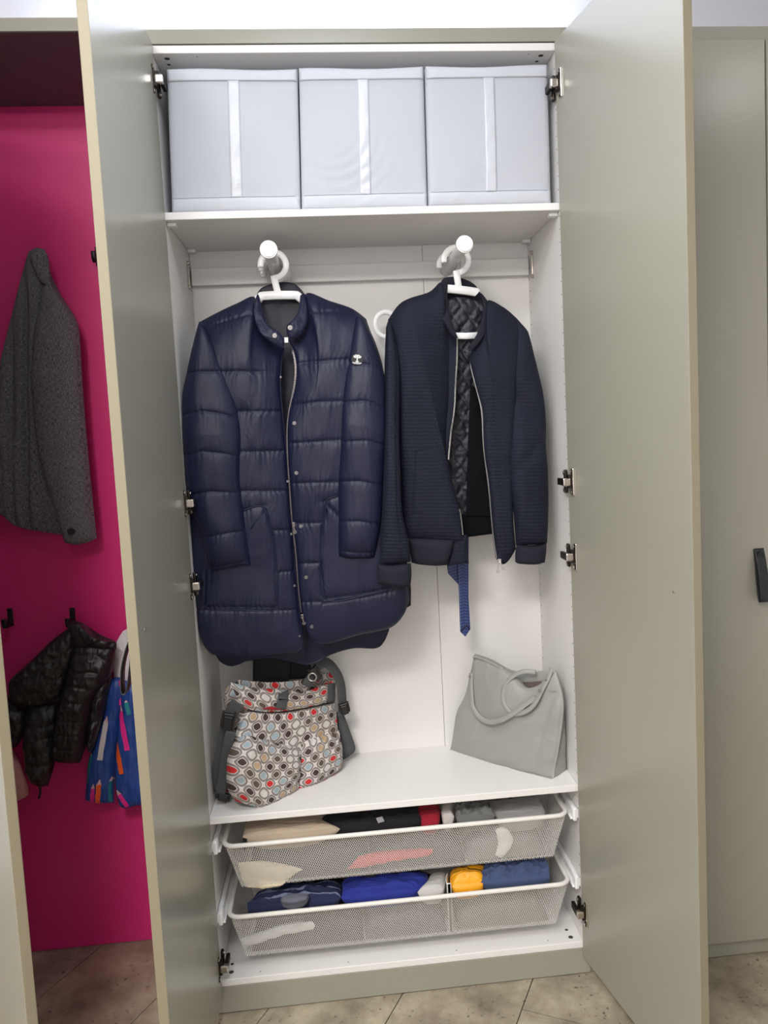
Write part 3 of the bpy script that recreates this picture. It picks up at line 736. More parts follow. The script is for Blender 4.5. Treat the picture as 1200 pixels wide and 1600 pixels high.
# dark coat half hidden behind it, and charcoal trousers hanging lower
M_dk = mat('dark_navy_wool', (19,21,34), .7, bump=(500,.3))
hid = thing('dark_coat', 'dark navy coat mostly hidden behind the quilted coat, edge showing by its right sleeve', 'coat', (HX+.05,.19,1.1))
Panel(top=[(330,500),(400,472),(470,466),(550,488),(566,500)], bottom=[(360,960),(450,985),(560,975),(628,950)], left=[(330,500),(335,700),(345,850),(360,960)], right=[(566,500),(578,540),(590,640),(605,800),(628,950)], Y=.205, front=.02, back=.02, step=5, disp=lambda u,v,px,py: .004*fbm(px/40,py/90,3)).build('body', M_dk, hid)
Panel(top=[(556,490),(562,492),(570,500)], bottom=[(600,952),(620,957),(642,946)], left=[(556,490),(566,600),(580,800),(600,952)], right=[(570,500),(590,545),(604,610),(618,780),(640,900),(642,946)], Y=.17, front=.02, back=.02, step=4, disp=lambda u,v,px,py: .003*fbm(px/30,py/60,5)).build('sleeve', M_dk, hid)
M_char = mat('charcoal_wool', (38,38,42), .85, bump=(600,.4))
tr = thing('trousers', 'charcoal trousers hanging behind the coats, ends above the patterned bag', 'trousers', (HX+.04,.27,.72))
Panel(top=[(398,700),(440,700),(482,700)], bottom=[(395,1074),(420,1073),(450,1074)], left=[(398,700),(396,900),(395,1074)], right=[(482,700),(470,900),(450,1074)], Y=.262, front=.006, back=.006, step=5, pv=12, disp=lambda u,v,px,py: .003*fbm(px/30,py/90,7)).build('leg', M_char, tr)
Panel(top=[(432,700),(460,700),(492,700)], bottom=[(440,1062),(460,1061),(486,1060)], left=[(432,700),(436,900),(440,1062)], right=[(492,700),(490,900),(486,1060)], Y=.285, front=.006, back=.006, step=5, pv=12, disp=lambda u,v,px,py: .003*fbm(px/30,py/90,9)).build('leg', M_char, tr)

# ------------------------------------------------------------------ navy bomber jacket
M_bomb = mat('navy_ribbed_jersey', (18,22,38), .78, spec=.3, bump=(420,.3))
M_rib = mat('navy_rib_knit', (29,29,41), .85, spec=.3, bump=(700,.35,(1,1,.12)))
M_bin = mat('navy_quilt_lining', (19,17,32), .5, bump=(200,.1))
M_bdk = mat('shade_facing_and_tape', (5,5,10), .9, spec=.2)  # near black: the facing's shade is put into the colour; zip tape too
bj = thing('bomber_jacket', 'navy ribbed bomber jacket, unzipped over a quilted lining, on the right rod', 'jacket', (RX+.03,HYR,1.1))
def ribs(amp=.0004, pitch=5.6, fold=.004, seed=0, extra=None):
    def f(u, v, px, py):
        ph = py+2.5*vnoise(px/60, py/80, seed)+.012*(px-700)
        r = amp*np.sin(ph*2*np.pi/pitch)+.0004*np.sin(px*2*np.pi/5.5)*np.cos(ph*np.pi/pitch)
        r = r+fold*fbm(px/45, py/110, seed+3, 2)
        if extra is not None: r = r+extra(u, v, px, py)
        return r
    return f
# back and lining
def quilt(u, v, px, py):
    a = (px*.9+py*.62)/22; b = (px*.9-py*.62)/22
    d = np.minimum(np.abs(a-np.round(a)), np.abs(b-np.round(b)))
    return .0036*(1-np.exp(-d*7))+.0022*fbm(px/9,py/9,2)
bl = Panel(top=[(690,470),(720,462),(758,474)], bottom=[(690,808),(735,806),(775,806)], left=[(690,470),(690,640),(690,808)], right=[(758,474),(770,640),(775,806)], Y=.145, front=.006, back=.004, step=1.6, pv=10, pu=8, disp=quilt)
bl.build('lining', M_bin, bj, label='diamond quilted dark lining')
Panel(top=[(640,500),(700,470),(760,474),(812,505)], bottom=[(655,836),(720,840),(770,834),(795,836)], left=[(640,500),(640,700),(655,836)], right=[(812,505),(806,700),(795,836)], Y=.158, front=.004, back=.02, step=4, disp=ribs(seed=4)).build('back', M_bomb, bj)
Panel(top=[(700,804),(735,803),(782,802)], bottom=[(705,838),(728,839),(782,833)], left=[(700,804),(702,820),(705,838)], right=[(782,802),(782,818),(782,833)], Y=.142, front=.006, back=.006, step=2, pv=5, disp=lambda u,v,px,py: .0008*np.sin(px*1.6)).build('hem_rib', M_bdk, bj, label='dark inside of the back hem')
Panel(top=[(735,600),(748,612),(757,655)], bottom=[(728,806),(750,806),(772,806)], left=[(735,600),(731,700),(728,806)], right=[(757,655),(764,740),(772,806)], Y=.132, front=.004, back=.004, step=3, disp=lambda u,v,px,py: .002*fbm(px/12,py/30,6)).build('facing', M_bdk, bj, label='inner facing, shade put into its near-black colour')
# viewer's left front: shoulder, chest, panel folding inwards along a diagonal
bfl = Panel(top=[(606,500),(622,477),(640,466),(671,456),(690,441),(697,470),(706,505),(714,527)], bottom=[(634,842),(660,842),(690,844),(712,846),(724,846)],
    left=[(606,500),(618,545),(624,600),(624,690),(628,800),(634,842)], right=[(714,527),(713.5,567),(710,633),(704,683),(700.5,722),(708,757),(718,797),(724,846)],
    step=1.5, front=.022, back=.014, pu=4, pv=8, disp=ribs(seed=1, amp=.0007, extra=lambda u,v,px,py: -.040*np.clip((px-np.interp(py,[470,560,720,850],[636,658,697,735]))/np.maximum(np.interp(py,[527,567,633,683,722],[714,713.5,710,704,700.5])-np.interp(py,[470,560,720,850],[636,658,697,735]),7),0,1)*np.clip((py-470)/60,0,1)*np.clip((760-py)/40,0,1)-.0022*np.exp(-(vseam([(650,707),(645,802)],px,py)/1.6)**2)-.0016*np.exp(-(hseam([(645,802),(658,802)],px,py)/1.4)**2)-.0016*np.exp(-(hseam([(650,706),(672,702)],px,py)/1.4)**2)-.0012*np.exp(-(hseam([(640,836),(708,838)],px,py)/1.5)**2)), yfun=ybody(.072,.115,.08))
bfl.build('front_panel', M_bomb, bj)
Panel(top=[(638,841),(670,842),(709,844)], bottom=[(643,879),(655,882),(680,884),(698,883)], left=[(638,841),(640,860),(643,879)], right=[(709,844),(705,862),(698,883)], Y=.067, front=.016, back=.010, step=1.5, pu=5, pv=4, disp=lambda u,v,px,py: .0004*np.sin(px*2*np.pi/3.2)+.001*fbm(px/20,py/20,2)).build('hem_rib', M_rib, bj)
Panel(top=[(707,843),(718,835),(730,836)], bottom=[(699,884),(715,882),(732.5,880)], left=[(707,843),(703,862),(699,884)], right=[(730,836),(731,858),(732.5,880)], Y=.080, front=.010, back=.008, step=1.5, pv=5, disp=ribs(seed=5, amp=.0006, fold=.001)).build('placket', M_bomb, bj)
# viewer's right front
bfr = Panel(top=[(736,545),(757,505),(761,470),(785,479),(806,496),(822,515)], bottom=[(776,876),(781,881),(789,881),(797,873),(806,858)],
    left=[(736,545),(733.5,563),(742,600),(752,640),(754,683),(757,717),(762,750),(767,800),(771,843),(776,876)], right=[(822,515),(808,600),(803,700),(801,800),(806,858)],
    step=1.5, front=.022, back=.014, pu=4, pv=8, disp=ribs(seed=2, amp=.0006), yfun=ybody(.072,.115,.08))
bfr.build('front_panel', M_bomb, bj)
# sleeves
ext_l = lambda u,v,px,py: -.003*np.exp(-((u-.75)/.08)**2)
bsl = Panel(top=[(603,512),(608,502),(620,530)], bottom=[(592,882),(605,882),(642,878)], left=[(603,512),(601,560),(600,640),(600,720),(597,800),(594,850),(592,882)], right=[(620,530),(625,590),(624,690),(628,795),(638,843),(642,878)],
    step=1.5, front=.030, back=.026, pu=2.4, pv=8, disp=ribs(seed=3, amp=.0008, extra=ext_l), yfun=lambda u,v,px,py: .085-.075*np.minimum(1,v*1.6))
bsl.build('sleeve', M_bomb, bj)
Panel(top=[(590,880),(605,882),(625,881),(642,880)], bottom=[(589.5,911),(605,914),(625,917),(641,918)], left=[(590,880),(589,895),(589.5,911)], right=[(642,880),(643,898),(641,918)], Y=.012, front=.026, back=.022, step=1.4, pu=2.4, pv=5, disp=lambda u,v,px,py: .0004*np.sin(px*2*np.pi/3.2)).build('cuff', M_rib, bj)
bsr = Panel(top=[(808,500),(816,507),(825,518)], bottom=[(806,852),(820,852),(840,851),(855,848)], left=[(808,500),(797,560),(794,640),(794,740),(802,800),(806,852)], right=[(825,518),(833,550),(842,585),(849,618),(853,660),(853,700),(856,735),(857,790),(855,848)],
    step=1.5, front=.034, back=.028, pu=2.4, pv=8, disp=ribs(seed=7, amp=.0006, fold=.007, extra=lambda u,v,px,py: -.008*np.exp(-((py-(640+.9*(px-820)))/16)**2)-.005*np.exp(-((py-(705-1.1*(px-830)))/14)**2)), yfun=lambda u,v,px,py: .105-.035*np.minimum(1,v*1.6))
bsr.build('sleeve', M_bomb, bj)
Panel(top=[(807,850),(825,852),(840,851),(854,848)], bottom=[(805,878),(812,881),(835,882),(851,879)], left=[(807,850),(805,865),(805,878)], right=[(854,848),(853,865),(851,879)], Y=.070, front=.026, back=.022, step=1.4, pu=2.4, pv=5, disp=lambda u,v,px,py: .0004*np.sin(px*2*np.pi/3.2)).build('cuff', M_rib, bj)
# collar
Panel(top=[(693,434),(707,432.5),(727,436.5),(743,446),(753,462)], bottom=[(697,505),(722,508),(745,505),(753,497)], left=[(693,434),(694,470),(697,505)], right=[(753,462),(755,480),(753,497)], Y=.155, front=.004, back=.008, step=2, disp=lambda u,v,px,py: .0008*np.sin(px*1.4)).build('collar', M_rib, bj)
bcl = Panel(top=[(688,443),(692,436),(700,437)], bottom=[(700,516),(707,524),(716,529)], left=[(688,443),(684,462),(688,490),(700,516)], right=[(700,437),(699,465),(704,498),(716,529)], step=1.4, front=.008, back=.006, disp=lambda u,v,px,py: .0005*np.sin(px*1.8), yfun=lambda u,v,px,py: .126-.054*np.minimum(1,v*1.3))
bcl.build('collar', M_rib, bj)
bcr = Panel(top=[(751,457),(755,461),(761,469)], bottom=[(733,541),(736,547),(741,545)], left=[(751,457),(755,480),(750,508),(743,526),(733,541)], right=[(761,469),(766,490),(762,512),(752,532),(741,545)], step=1.4, front=.008, back=.006, disp=lambda u,v,px,py: .0005*np.sin(px*1.8), yfun=lambda u,v,px,py: .126-.054*np.minimum(1,v*1.3))
bcr.build('collar', M_rib, bj)
zipper(bfl, [(714,527),(713.5,567),(710,633),(704,683),(700.5,720)], 'zipper', bj, M_zip_s, tape=M_bdk, off=.002, tw=.0036, pitch=.0036)
zipper(bfl, [(717,795),(722,815),(724,835)], 'zipper', bj, M_zip_s, tape=M_bdk, off=.002, tw=.0030, pitch=.0036)
zipper(bfr, [(736,545),(733.5,563),(742,600),(752,640),(754,683),(757,717),(762,750),(767,800),(771,843),(776,876)], 'zipper', bj, M_zip_s, tape=M_bdk, off=.002, tw=.0036, pitch=.0036)
zip_pull(bfr.on(777,878,.004), M_zip_s, bj, .024, .05); zip_pull(bfr.on(779,875,.007), M_zip_s, bj, .020, -.45)
# white stiffening bar of the hanger showing in the neck
V, F = sweep(np.array([at(708,524.5,.118),at(728,525,.118),at(748,524,.118)]), .0165, .006, (0,-1,0))
mesh('lower_bar', V, F, M_plastic, bpy.data.objects['clothes_hanger.004'])

# ------------------------------------------------------------------ tie and accessory hanger
def tie_mat():
    m = mat('blue_dotted_silk', (38,58,124), .4, sheen=.3); nt = m.node_tree; b = nt.nodes['Principled BSDF']
    uv = nt.nodes.new('ShaderNodeUVMap'); vo = nt.nodes.new('ShaderNodeTexVoronoi'); vo.inputs['Scale'].default_value = 165; vo.inputs['Randomness'].default_value = 0
    mp = nt.nodes.new('ShaderNodeMapping'); mp.inputs['Rotation'].default_value = (0,0,.785)
    nt.links.new(uv.outputs[0], mp.inputs[0]); nt.links.new(mp.outputs[0], vo.inputs['Vector'])
    cr = nt.nodes.new('ShaderNodeValToRGB'); cr.color_ramp.elements[0].position = .22; cr.color_ramp.elements[0].color = lin((70,94,150))
    cr.color_ramp.elements[1].position = .34; cr.color_ramp.elements[1].color = lin((24,36,86))
    nt.links.new(vo.outputs['Distance'], cr.inputs[0]); nt.links.new(cr.outputs[0], b.inputs['Base Color'])
    return m
M_tie = tie_mat()
tie = thing('necktie', 'blue dotted silk necktie hanging below the bomber jacket', 'tie', (RX+.01,.196,.83))
wide = Panel(top=[(696,640),(714,640),(733,640)], bottom=[(700,896),(714,911),(722,920),(731,912)], left=[(696,640),(697,800),(698,880),(700,896)], right=[(733,640),(732,800),(732,880),(731,912)], Y=.200, front=.002, back=.002, step=2.5, sm=False)
wide.build('wide_blade', M_tie, tie)
nar = Panel(top=[(712,640),(724,640),(733,640)], bottom=[(719,987),(727,995),(735,983)], left=[(712,640),(714,880),(717,930),(718,967),(719,987)], right=[(733,640),(732,880),(732,933),(735,983)], Y=.192, front=.002, back=.002, step=2, sm=False, disp=lambda u,v,px,py: -.001*np.exp(-np.abs(px-726)/.8))
nar.build('narrow_blade', M_tie, tie)
V, F = sweep(np.array([nar.on(721,986,.001),nar.on(723,981,.0015),nar.on(729,977,.0015),nar.on(734,982,.001)]), .004, .001, (0,-1,0)); mesh('keeper_loop', V, F, M_coat_in, tie)
ah = thing('accessory_hanger', 'white ring of an accessory hanger behind the bomber sleeve', 'hanger', (.52,.25,1.78))
c = at(603,507,.25); an = np.linspace(0, 2*math.pi, 40, endpoint=False)
P = np.stack([c[0]+.030*np.cos(an), np.full(40,c[1]), c[2]+.034*np.sin(an)], -1); V, F = sweep(P, .013, .006, (0,-1,0), closed=True); mesh('ring', V, F, M_plastic, ah)
for k, (a, b) in enumerate(((646,507),(646,556))):
    c = at(a,b,.25); P = np.stack([c[0]+.030*np.cos(an), np.full(40,c[1]), c[2]+.034*np.sin(an)], -1); V, F = sweep(P, .013, .006, (0,-1,0), closed=True); mesh('ring', V, F, M_plastic, ah)
c = at(690,440,.25); strap('hook', [(RX-.022,.25,1.935),(RX-.016,.25,1.952),(RX,.25,1.957),(RX+.018,.25,1.945),(RX+.022,.25,1.925),(RX+.004,.25,1.900),(RX-.005,.25,1.87),(RX-.09,.25,1.82)], .009, .005, M_plastic, ah)

# ------------------------------------------------------------------ patterned shoulder bag
def ogee_mat():
    m = bpy.data.materials.new('ogee_print_canvas'); m.use_nodes = True; nt = m.node_tree; b = nt.nodes['Principled BSDF']; b.inputs['Roughness'].default_value = .75
    N = nt.nodes.new; Lk = nt.links.new
    def math_(op, a, b_=None, c=None):
        n = N('ShaderNodeMath'); n.operation = op
        for i, q in enumerate((a, b_, c)):
            if q is None: continue
            if isinstance(q, (int, float)): n.inputs[i].default_value = q
            else: Lk(q, n.inputs[i])
        return n.outputs[0]
    uv = N('ShaderNodeUVMap'); se = N('ShaderNodeSeparateXYZ'); Lk(uv.outputs[0], se.inputs[0])
    ax, ay = .047, .049
    X = math_('DIVIDE', se.outputs[0], ax); Y = math_('DIVIDE', se.outputs[1], ay)
    def cell(o):
        x = math_('ADD', X, o); y = math_('ADD', Y, o)
        fx = math_('FLOOR', x); fy = math_('FLOOR', y)
        dx = math_('ABSOLUTE', math_('SUBTRACT', math_('SUBTRACT', x, fx), .5)); dy = math_('ABSOLUTE', math_('SUBTRACT', math_('SUBTRACT', y, fy), .5))
        d = math_('ADD', math_('POWER', math_('MULTIPLY', dx, 1.05), 1.7), math_('POWER', math_('MULTIPLY', dy, .95), 1.35))
        h = math_('FRACT', math_('MULTIPLY', math_('SINE', math_('ADD', math_('ADD', math_('MULTIPLY', fx, 12.9898), math_('MULTIPLY', fy, 78.233)), o*17.1)), 4375.85))
        return d, h
    dA, hA = cell(0.0); dB, hB = cell(.5)
    sel = math_('LESS_THAN', dA, dB)
    d = math_('MINIMUM', dA, dB)
    h = math_('ADD', math_('MULTIPLY', hA, sel), math_('MULTIPLY', hB, math_('SUBTRACT', 1.0, sel)))
    pal = N('ShaderNodeValToRGB'); pal.color_ramp.interpolation = 'CONSTANT'; e = pal.color_ramp.elements
    cs = [(0,(196,40,42)),(.2,(62,46,44)),(.46,(206,200,196)),(.6,(150,168,178)),(.74,(178,152,118)),(.86,(88,76,64))]
    e[0].position = 0; e[0].color = lin(cs[0][1]); e[1].position = cs[1][0]; e[1].color = lin(cs[1][1])
    for p, c in cs[2:]: q = e.new(p); q.color = lin(c)
    Lk(h, pal.inputs[0])
    ring = N('ShaderNodeValToRGB'); ring.color_ramp.interpolation = 'CONSTANT'; r = ring.color_ramp.elements
    R_ = [(0,(0,0,0)),(.098,(225,219,213)),(.125,(130,122,118)),(.235,(214,207,201)),(.30,(190,183,177)),(.325,(214,207,201))]
    r[0].position = 0; r[0].color = (0,0,0,1); r[1].position = R_[1][0]; r[1].color = lin(R_[1][1])
    for p, c in R_[2:]: q = r.new(p); q.color = lin(c)
    Lk(d, ring.inputs[0])
    mx = N('ShaderNodeMix'); mx.data_type = 'RGBA'; Lk(math_('LESS_THAN', d, .098), mx.inputs[0]); Lk(ring.outputs[0], mx.inputs[6]); Lk(pal.outputs[0], mx.inputs[7])
    Lk(mx.outputs[2], b.inputs['Base Color'])
    return m
M_ogee = ogee_mat()
M_web = mat('grey_webbing', (74,76,78), .8, bump=(900,.4))
M_buck = mat('black_buckle', (24,24,26), .4)
M_red = mat('red_lining', (150,20,34), .7)
pbag = thing('shoulder_bag', 'grey and red ogee patterned shoulder bag with grey straps, left on the middle shelf', 'bag', (.21,.17,ZM))
PB = ((.112,.056,ZM),(.327,.222,ZM)); LB = .10
CX = (.006,.9); CY = (-1,.322)
bd = lambda A, s=0, sx=22, sy=22: (lambda u,v,px,py: A*fbm(px/sx, py/sy, s)+A*.5*ridge(px/9, py/14, s+3))
bb = Panel(top=[(387,1111),(440,1113),(480,1107),(523,1098)], bottom=[(372,1250),(400,1259),(430,1249),(470,1229),(525,1202)], left=[(387,1111),(374,1145),(362,1195),(372,1250)], right=[(523,1098),(527,1130),(529,1185),(525,1202)],
    plane=PB, lean=LB, front=.016, back=lambda u,v,px,py: .085-.045*u, disp=bd(.003,1), step=2, pu=3, pv=5, clampx=CX, clampy=CY)
bb.build('body', M_ogee, pbag)
tb = Panel(top=[(360,1066),(380,1071),(400,1076),(437,1077),(475,1080),(505,1070),(525,1060)], bottom=[(384,1109),(410,1113),(440,1112),(480,1105),(523,1096)], left=[(360,1066),(368,1085),(384,1109)], right=[(525,1060),(524,1080),(523,1096)],
    plane=PB, lean=LB, front=.012, back=.014, disp=bd(.002,2), step=2, pu=5, pv=3, clampx=CX, clampy=CY)
tb.build('top_band', M_ogee, pbag)
rp = Panel(top=[(372,1062),(420,1066),(470,1062),(520,1048)], bottom=[(380,1110),(430,1112),(480,1106),(520,1098)], left=[(372,1062),(376,1090),(380,1110)], right=[(520,1048),(522,1070),(520,1098)], plane=((.15,.14,ZM),(.33,.275,ZM)), lean=LB, front=.004, back=.02, step=3, clampx=CX, clampy=CY)
rp.build('rear_panel', M_ogee, pbag)
sd = Panel(top=[(350,1082),(356,1072),(363,1069)], bottom=[(352,1232),(358,1244),(370,1251)], left=[(350,1082),(352,1110),(350,1160),(347,1205),(352,1232)], right=[(363,1069),(386,1110),(374,1145),(358,1190),(370,1251)],
    plane=((.045,.10,ZM),(.114,.056,ZM)), lean=.05, front=.010, back=.03, disp=bd(.003,5,14,18), step=2, clampx=CX, clampy=CY)
sd.build('side_panel', M_ogee, pbag)
k1 = Panel(top=[(374,1151),(386,1148),(410,1155),(437,1161),(466,1166)], bottom=[(370,1252),(386,1257),(400,1261),(420,1256),(445,1241),(463,1232)], left=[(374,1151),(360,1180),(357,1205),(358,1232),(370,1252)], right=[(466,1166),(465,1200),(463,1232)],
    plane=PB, lean=LB, front=.030, back=.01, disp=bd(.0035,3), step=1.8, pu=3.4, pv=4, clampx=CX, clampy=CY, rim=.010)
k1.build('pocket', M_ogee, pbag)
k2 = Panel(top=[(465,1161),(480,1152),(505,1146),(526,1140)], bottom=[(463,1232),(485,1226),(505,1214),(526,1203)], left=[(465,1161),(463,1200),(463,1232)], right=[(526,1140),(529,1160),(530,1186),(526,1203)],
    plane=PB, lean=LB, front=.026, back=.01, disp=lambda u,v,px,py: .003*fbm(px/16,py/16,7)+.004*np.exp(-v*5)*np.sin(px*.9+py*.5), step=1.6, pu=3.4, pv=4, clampx=CX, clampy=CY, rim=.010)
k2.build('pocket', M_ogee, pbag)
def onstrap(pan, pts, w, t, m, name, off=.003, n=6, label=None):
    P = np.array([pan.on(a, b, off) for a, b in smooth_line(np.asarray(pts, float), n)])
    V, F = sweep(P, w, t, pan.N); return mesh(name, V, F, m, pbag, label=label)
onstrap(tb, [(439,1080),(437,1092),(434,1108)], .032, .003, M_web, 'band_strap'); onstrap(tb, [(514,1067),(513,1080),(513,1096)], .026, .003, M_web, 'band_strap')
P = np.array([tb.on(a,b,.002) for a,b in ((385,1110),(410,1113),(440,1112.5),(480,1106),(522,1097))]); V,F = sweep(smooth_line(P,5), .006,.005,tb.N,True,6); mesh('zipper', V, F, M_buck, pbag)
P = np.array([tb.on(a,b,.003) for a,b in ((406,1107),(420,1105.5),(436,1108))]); V,F = sweep(smooth_line(P,5), np.array([.001,.002,.004,.006,.008,.009,.008,.006,.004,.002,.001]), .004, tb.N); mesh('inner_lining', V, F, M_red, pbag, label='red lining glimpsed at the zip')
pl = ((.03,.075,ZM),(.10,.05,ZM))
q = lambda u, v, o=0: np.asarray(atp(np.array([u]), np.array([v]), *pl)[0][0])+np.array([0,-o,0])
def webs(pts, w, name, m=M_web, t=.003, o=0):
    P = smooth_line(np.array([q(a,b,o) for a,b in pts]), 6); P[:,0] = np.maximum(P[:,0], w*.5+.003); P[:,2] = np.maximum(P[:,2], ZM+.003)
    V, F = sweep(P, w, t, (0,-1,0)); return mesh(name, V, F, m, pbag)
webs([(372,1098),(364,1110),(357,1125),(352,1150),(346,1185),(340,1215),(337,1236)], .036, 'side_webbing')
webs([(362,1140),(356,1165),(351,1205),(345,1238)], .026, 'side_webbing', o=.012)
def buckle(c, w, h, ang, name='buckle'):
    bm = bmesh.new(); M = Matrix.Translation(Vector(c)) @ Matrix.Rotation(ang, 4, 'Y')
    add_box(bm, -w/2, w/2, -.006, .004, -h/2, h/2, .003, M); add_box(bm, -w*.32, w*.32, -.009, -.004, -h*.62, h*.3, .002, M)
    for s in (-1,1): add_box(bm, s*w*.42-.003, s*w*.42+.003, -.008, .002, -h*.2, h*.62, .002, M)
    return bm_obj(name, bm, M_buck, pbag)
c = q(357,1124,.008); c[0] = max(c[0],.03); buckle(c, .036,.040,.25)
c = q(341,1243,.006); c[0] = max(c[0],.028); c[2] = max(c[2], ZM+.016); buckle(c, .038,.018,.35)
box_tag = onstrap(sd, [(367,1148),(376,1147),(385,1145)], .020, .003, M_web, 'side_tag', .006)
# shoulder strap looping over the back on the right, flap behind
bp_ = lambda a, b, y: at(a, b, y)
strap('shoulder_strap', [bp_(478,1072,.20),bp_(488,1056,.205),bp_(497,1040,.21),bp_(510,1036,.22),bp_(523,1048,.23),bp_(532,1068,.235),bp_(535,1100,.235),bp_(534,1118,.235)], .030, .004, M_web, pbag, normal=(.6,-.75,.2))
strap('shoulder_strap', [bp_(405,1068,.19),bp_(395,1070,.19),bp_(382,1071,.18),bp_(370,1070,.16)], .020, .004, M_web, pbag, normal=(.3,-.5,.8))
c = at(493,1052,.195); buckle(c, .026,.034,-.5); c = at(538,1106,.225); buckle(c, .030,.028,-.2)
c = at(488,1058,.185); P = np.array([c+.011*np.array([math.cos(t),-.2*math.cos(t),math.sin(t)]) for t in np.linspace(0,2*math.pi,20,endpoint=False)]); V,F = sweep(P,.004,.004,(0,-1,0),True,8,closed=True); mesh('metal_ring', V, F, M_zip_s, pbag)
fl2 = Panel(top=[(524,1112),(532,1113),(538,1118)], bottom=[(528,1190),(542,1184),(554,1175)], left=[(524,1112),(526,1150),(528,1190)], right=[(538,1118),(546,1140),(555,1166),(554,1175)], Y=.275, front=.018, back=.012, step=2.5, clampy=(-1,.324), disp=bd(.002,8))
fl2.build('rear_pocket', M_web, pbag, label='dark grey rear pocket')
# tuck the trousers' visible end behind the bag (already hung)

# ------------------------------------------------------------------ grey leather tote
M_tote = mat('grey_pebbled_leather', (152,152,147), .48, spec=.45, bump=(420,.35))
M_totei = mat('brown_tote_inside', (92,78,72), .8)
tote = thing('tote_bag', 'pale grey leather tote with two thin handles, right end of the middle shelf', 'bag', (.80,.19,ZM))
PT = ((.668,.300,ZM),(.907,.050,ZM)); LT = .10
TX = (.1,.958); TY = (-1,.3225)
tf = Panel(top=[(741,1023),(765,1033),(790,1046),(806,1058),(820,1074),(838,1072),(856,1060),(868,1048)], bottom=[(703.5,1171),(720,1179),(780,1196),(830,1209),(865,1218)], left=[(741,1023),(735,1052),(727,1085),(714,1112),(709,1140),(706,1160),(703.5,1171)], right=[(868,1048),(876,1075),(880,1102),(877,1140),(871,1180),(867,1200),(865,1218)],
    plane=PT, lean=LT, front=.020, back=lambda u,v,px,py: .022+.02*u, step=1.8, pu=3, pv=6, clampx=TX, clampy=TY,
    disp=lambda u,v,px,py: .004*fbm(px/45,py/45,2,2)-.010*np.exp(-(((px-845)/26)**2+((py-1095)/30)**2))+.008*np.exp(-(((px-790)/30)**2+((py-1090)/34)**2))-.004*np.exp(-((px-862+.25*(py-1100))/7)**2)*(py>1080)+.0012*ridge(px/18,py/30,4))
tf.build('body', M_tote, tote)
tbk = Panel(top=[(742,1021),(770,1031),(800,1047),(830,1049),(864,1046)], bottom=[(730,1100),(780,1110),(830,1112),(872,1110)], left=[(742,1021),(738,1060),(730,1100)], right=[(864,1046),(870,1075),(872,1110)], plane=((.690,.318,ZM),(.930,.075,ZM)), lean=LT, front=.004, back=.006, step=2.5, clampx=TX, clampy=TY)
tbk.build('rear_panel', M_tote, tote)
ti = Panel(top=[(808,1064),(825,1066),(846,1064)], bottom=[(816,1082),(830,1084),(844,1080)], left=[(808,1064),(812,1074),(816,1082)], right=[(846,1064),(846,1072),(844,1080)], plane=((.684,.312,ZM),(.923,.066,ZM)), lean=LT, front=.003, back=.003, step=2, clampx=TX, clampy=TY)
ti.build('inside', M_totei, tote, label='brown inside glimpsed at the opening')
tg = Panel(top=[(867,1046),(870,1049),(874,1059)], bottom=[(865,1218.5),(878,1212),(891,1204)], left=[(867,1046),(878,1085),(880,1105),(877,1140),(871,1180),(866,1200),(865,1218.5)], right=[(874,1059),(883,1100),(887,1140),(889,1172),(891,1204)],
    plane=((.907,.050,ZM),(.956,.098,ZM)), lean=.0, front=.008, back=.03, step=2, clampx=TX, clampy=TY, disp=lambda u,v,px,py: -.004*np.exp(-((v-.8)/.05)**2)+.002*fbm(px/12,py/30,3))
tg.build('side_gusset', M_tote, tote)
def tstrap(pan, pts, w, t, name, off, label=None):
    P = smooth_line(np.array([pan.on(a,b,o) for (a,b), o in zip(pts, off)]), 7)
    V, F = sweep(P, w, t, pan.N+np.array([.0,0,.35])); return mesh(name, V, F, M_tote, tote, label=label)
pts = [(740,1050),(741,1064),(743,1080),(748,1102),(760,1118),(777,1125),(796,1121),(814,1110),(832,1095),(842,1089)]
tstrap(tf, pts, .0145, .0045, 'handle', [.004,.006,.009,.012,.013,.013,.013,.012,.009,.004])
pts = [(863,1044),(860,1058),(852,1077),(841,1100),(824,1111),(806,1109),(795,1093),(794,1072),(805,1056),(820,1049),(834,1051)]
P = smooth_line(np.array([np.asarray(atp(np.array([float(a)]),np.array([float(b)]),*PT,LT)[0][0])+tf.N*o for (a,b),o in zip(pts,[.004,.010,.018,.026,.030,.030,.028,.022,.014,.004,-.01])]),7)
V,F = sweep(P,.013,.0045,tf.N+np.array([.0,0,.35])); mesh('handle', V, F, M_tote, tote)
P = np.array([tf.on(a,b,o) for (a,b),o in zip([(742,1025),(750,1026),(765,1033),(788,1045)],[.006,.004,.004,.003])]); V,F = sweep(smooth_line(P,5),.012,.006,(0,0,1)); mesh('top_strip', V, F, M_tote, tote)
def rivet(pan, a, b, off, r=.0035):
    p = pan.on(a,b,off); bm = bmesh.new(); add_cyl(bm, p-pan.N*.003, p+pan.N*.0015, r, 14, r*.8); bm_obj('rivet', bm, M_zip_s, tote, smooth=False)
for a, b, o in ((762,1030,.007),(777,1038,.007),(739.5,1056,.010),(835,1096,.008)): rivet(tf, a, b, o)
for a, b, o in ((858,1060,.014),(853,1075,.021)): rivet(tf, a, b, o)
P = np.array([tf.on(a,b,.003) for a,b in ((704,1170.5),(720,1177),(780,1194),(830,1207),(864,1216))]); V,F = sweep(smooth_line(P,6),.003,.003,tf.N,True,6); mesh('base_piping', V, F, M_tote, tote)

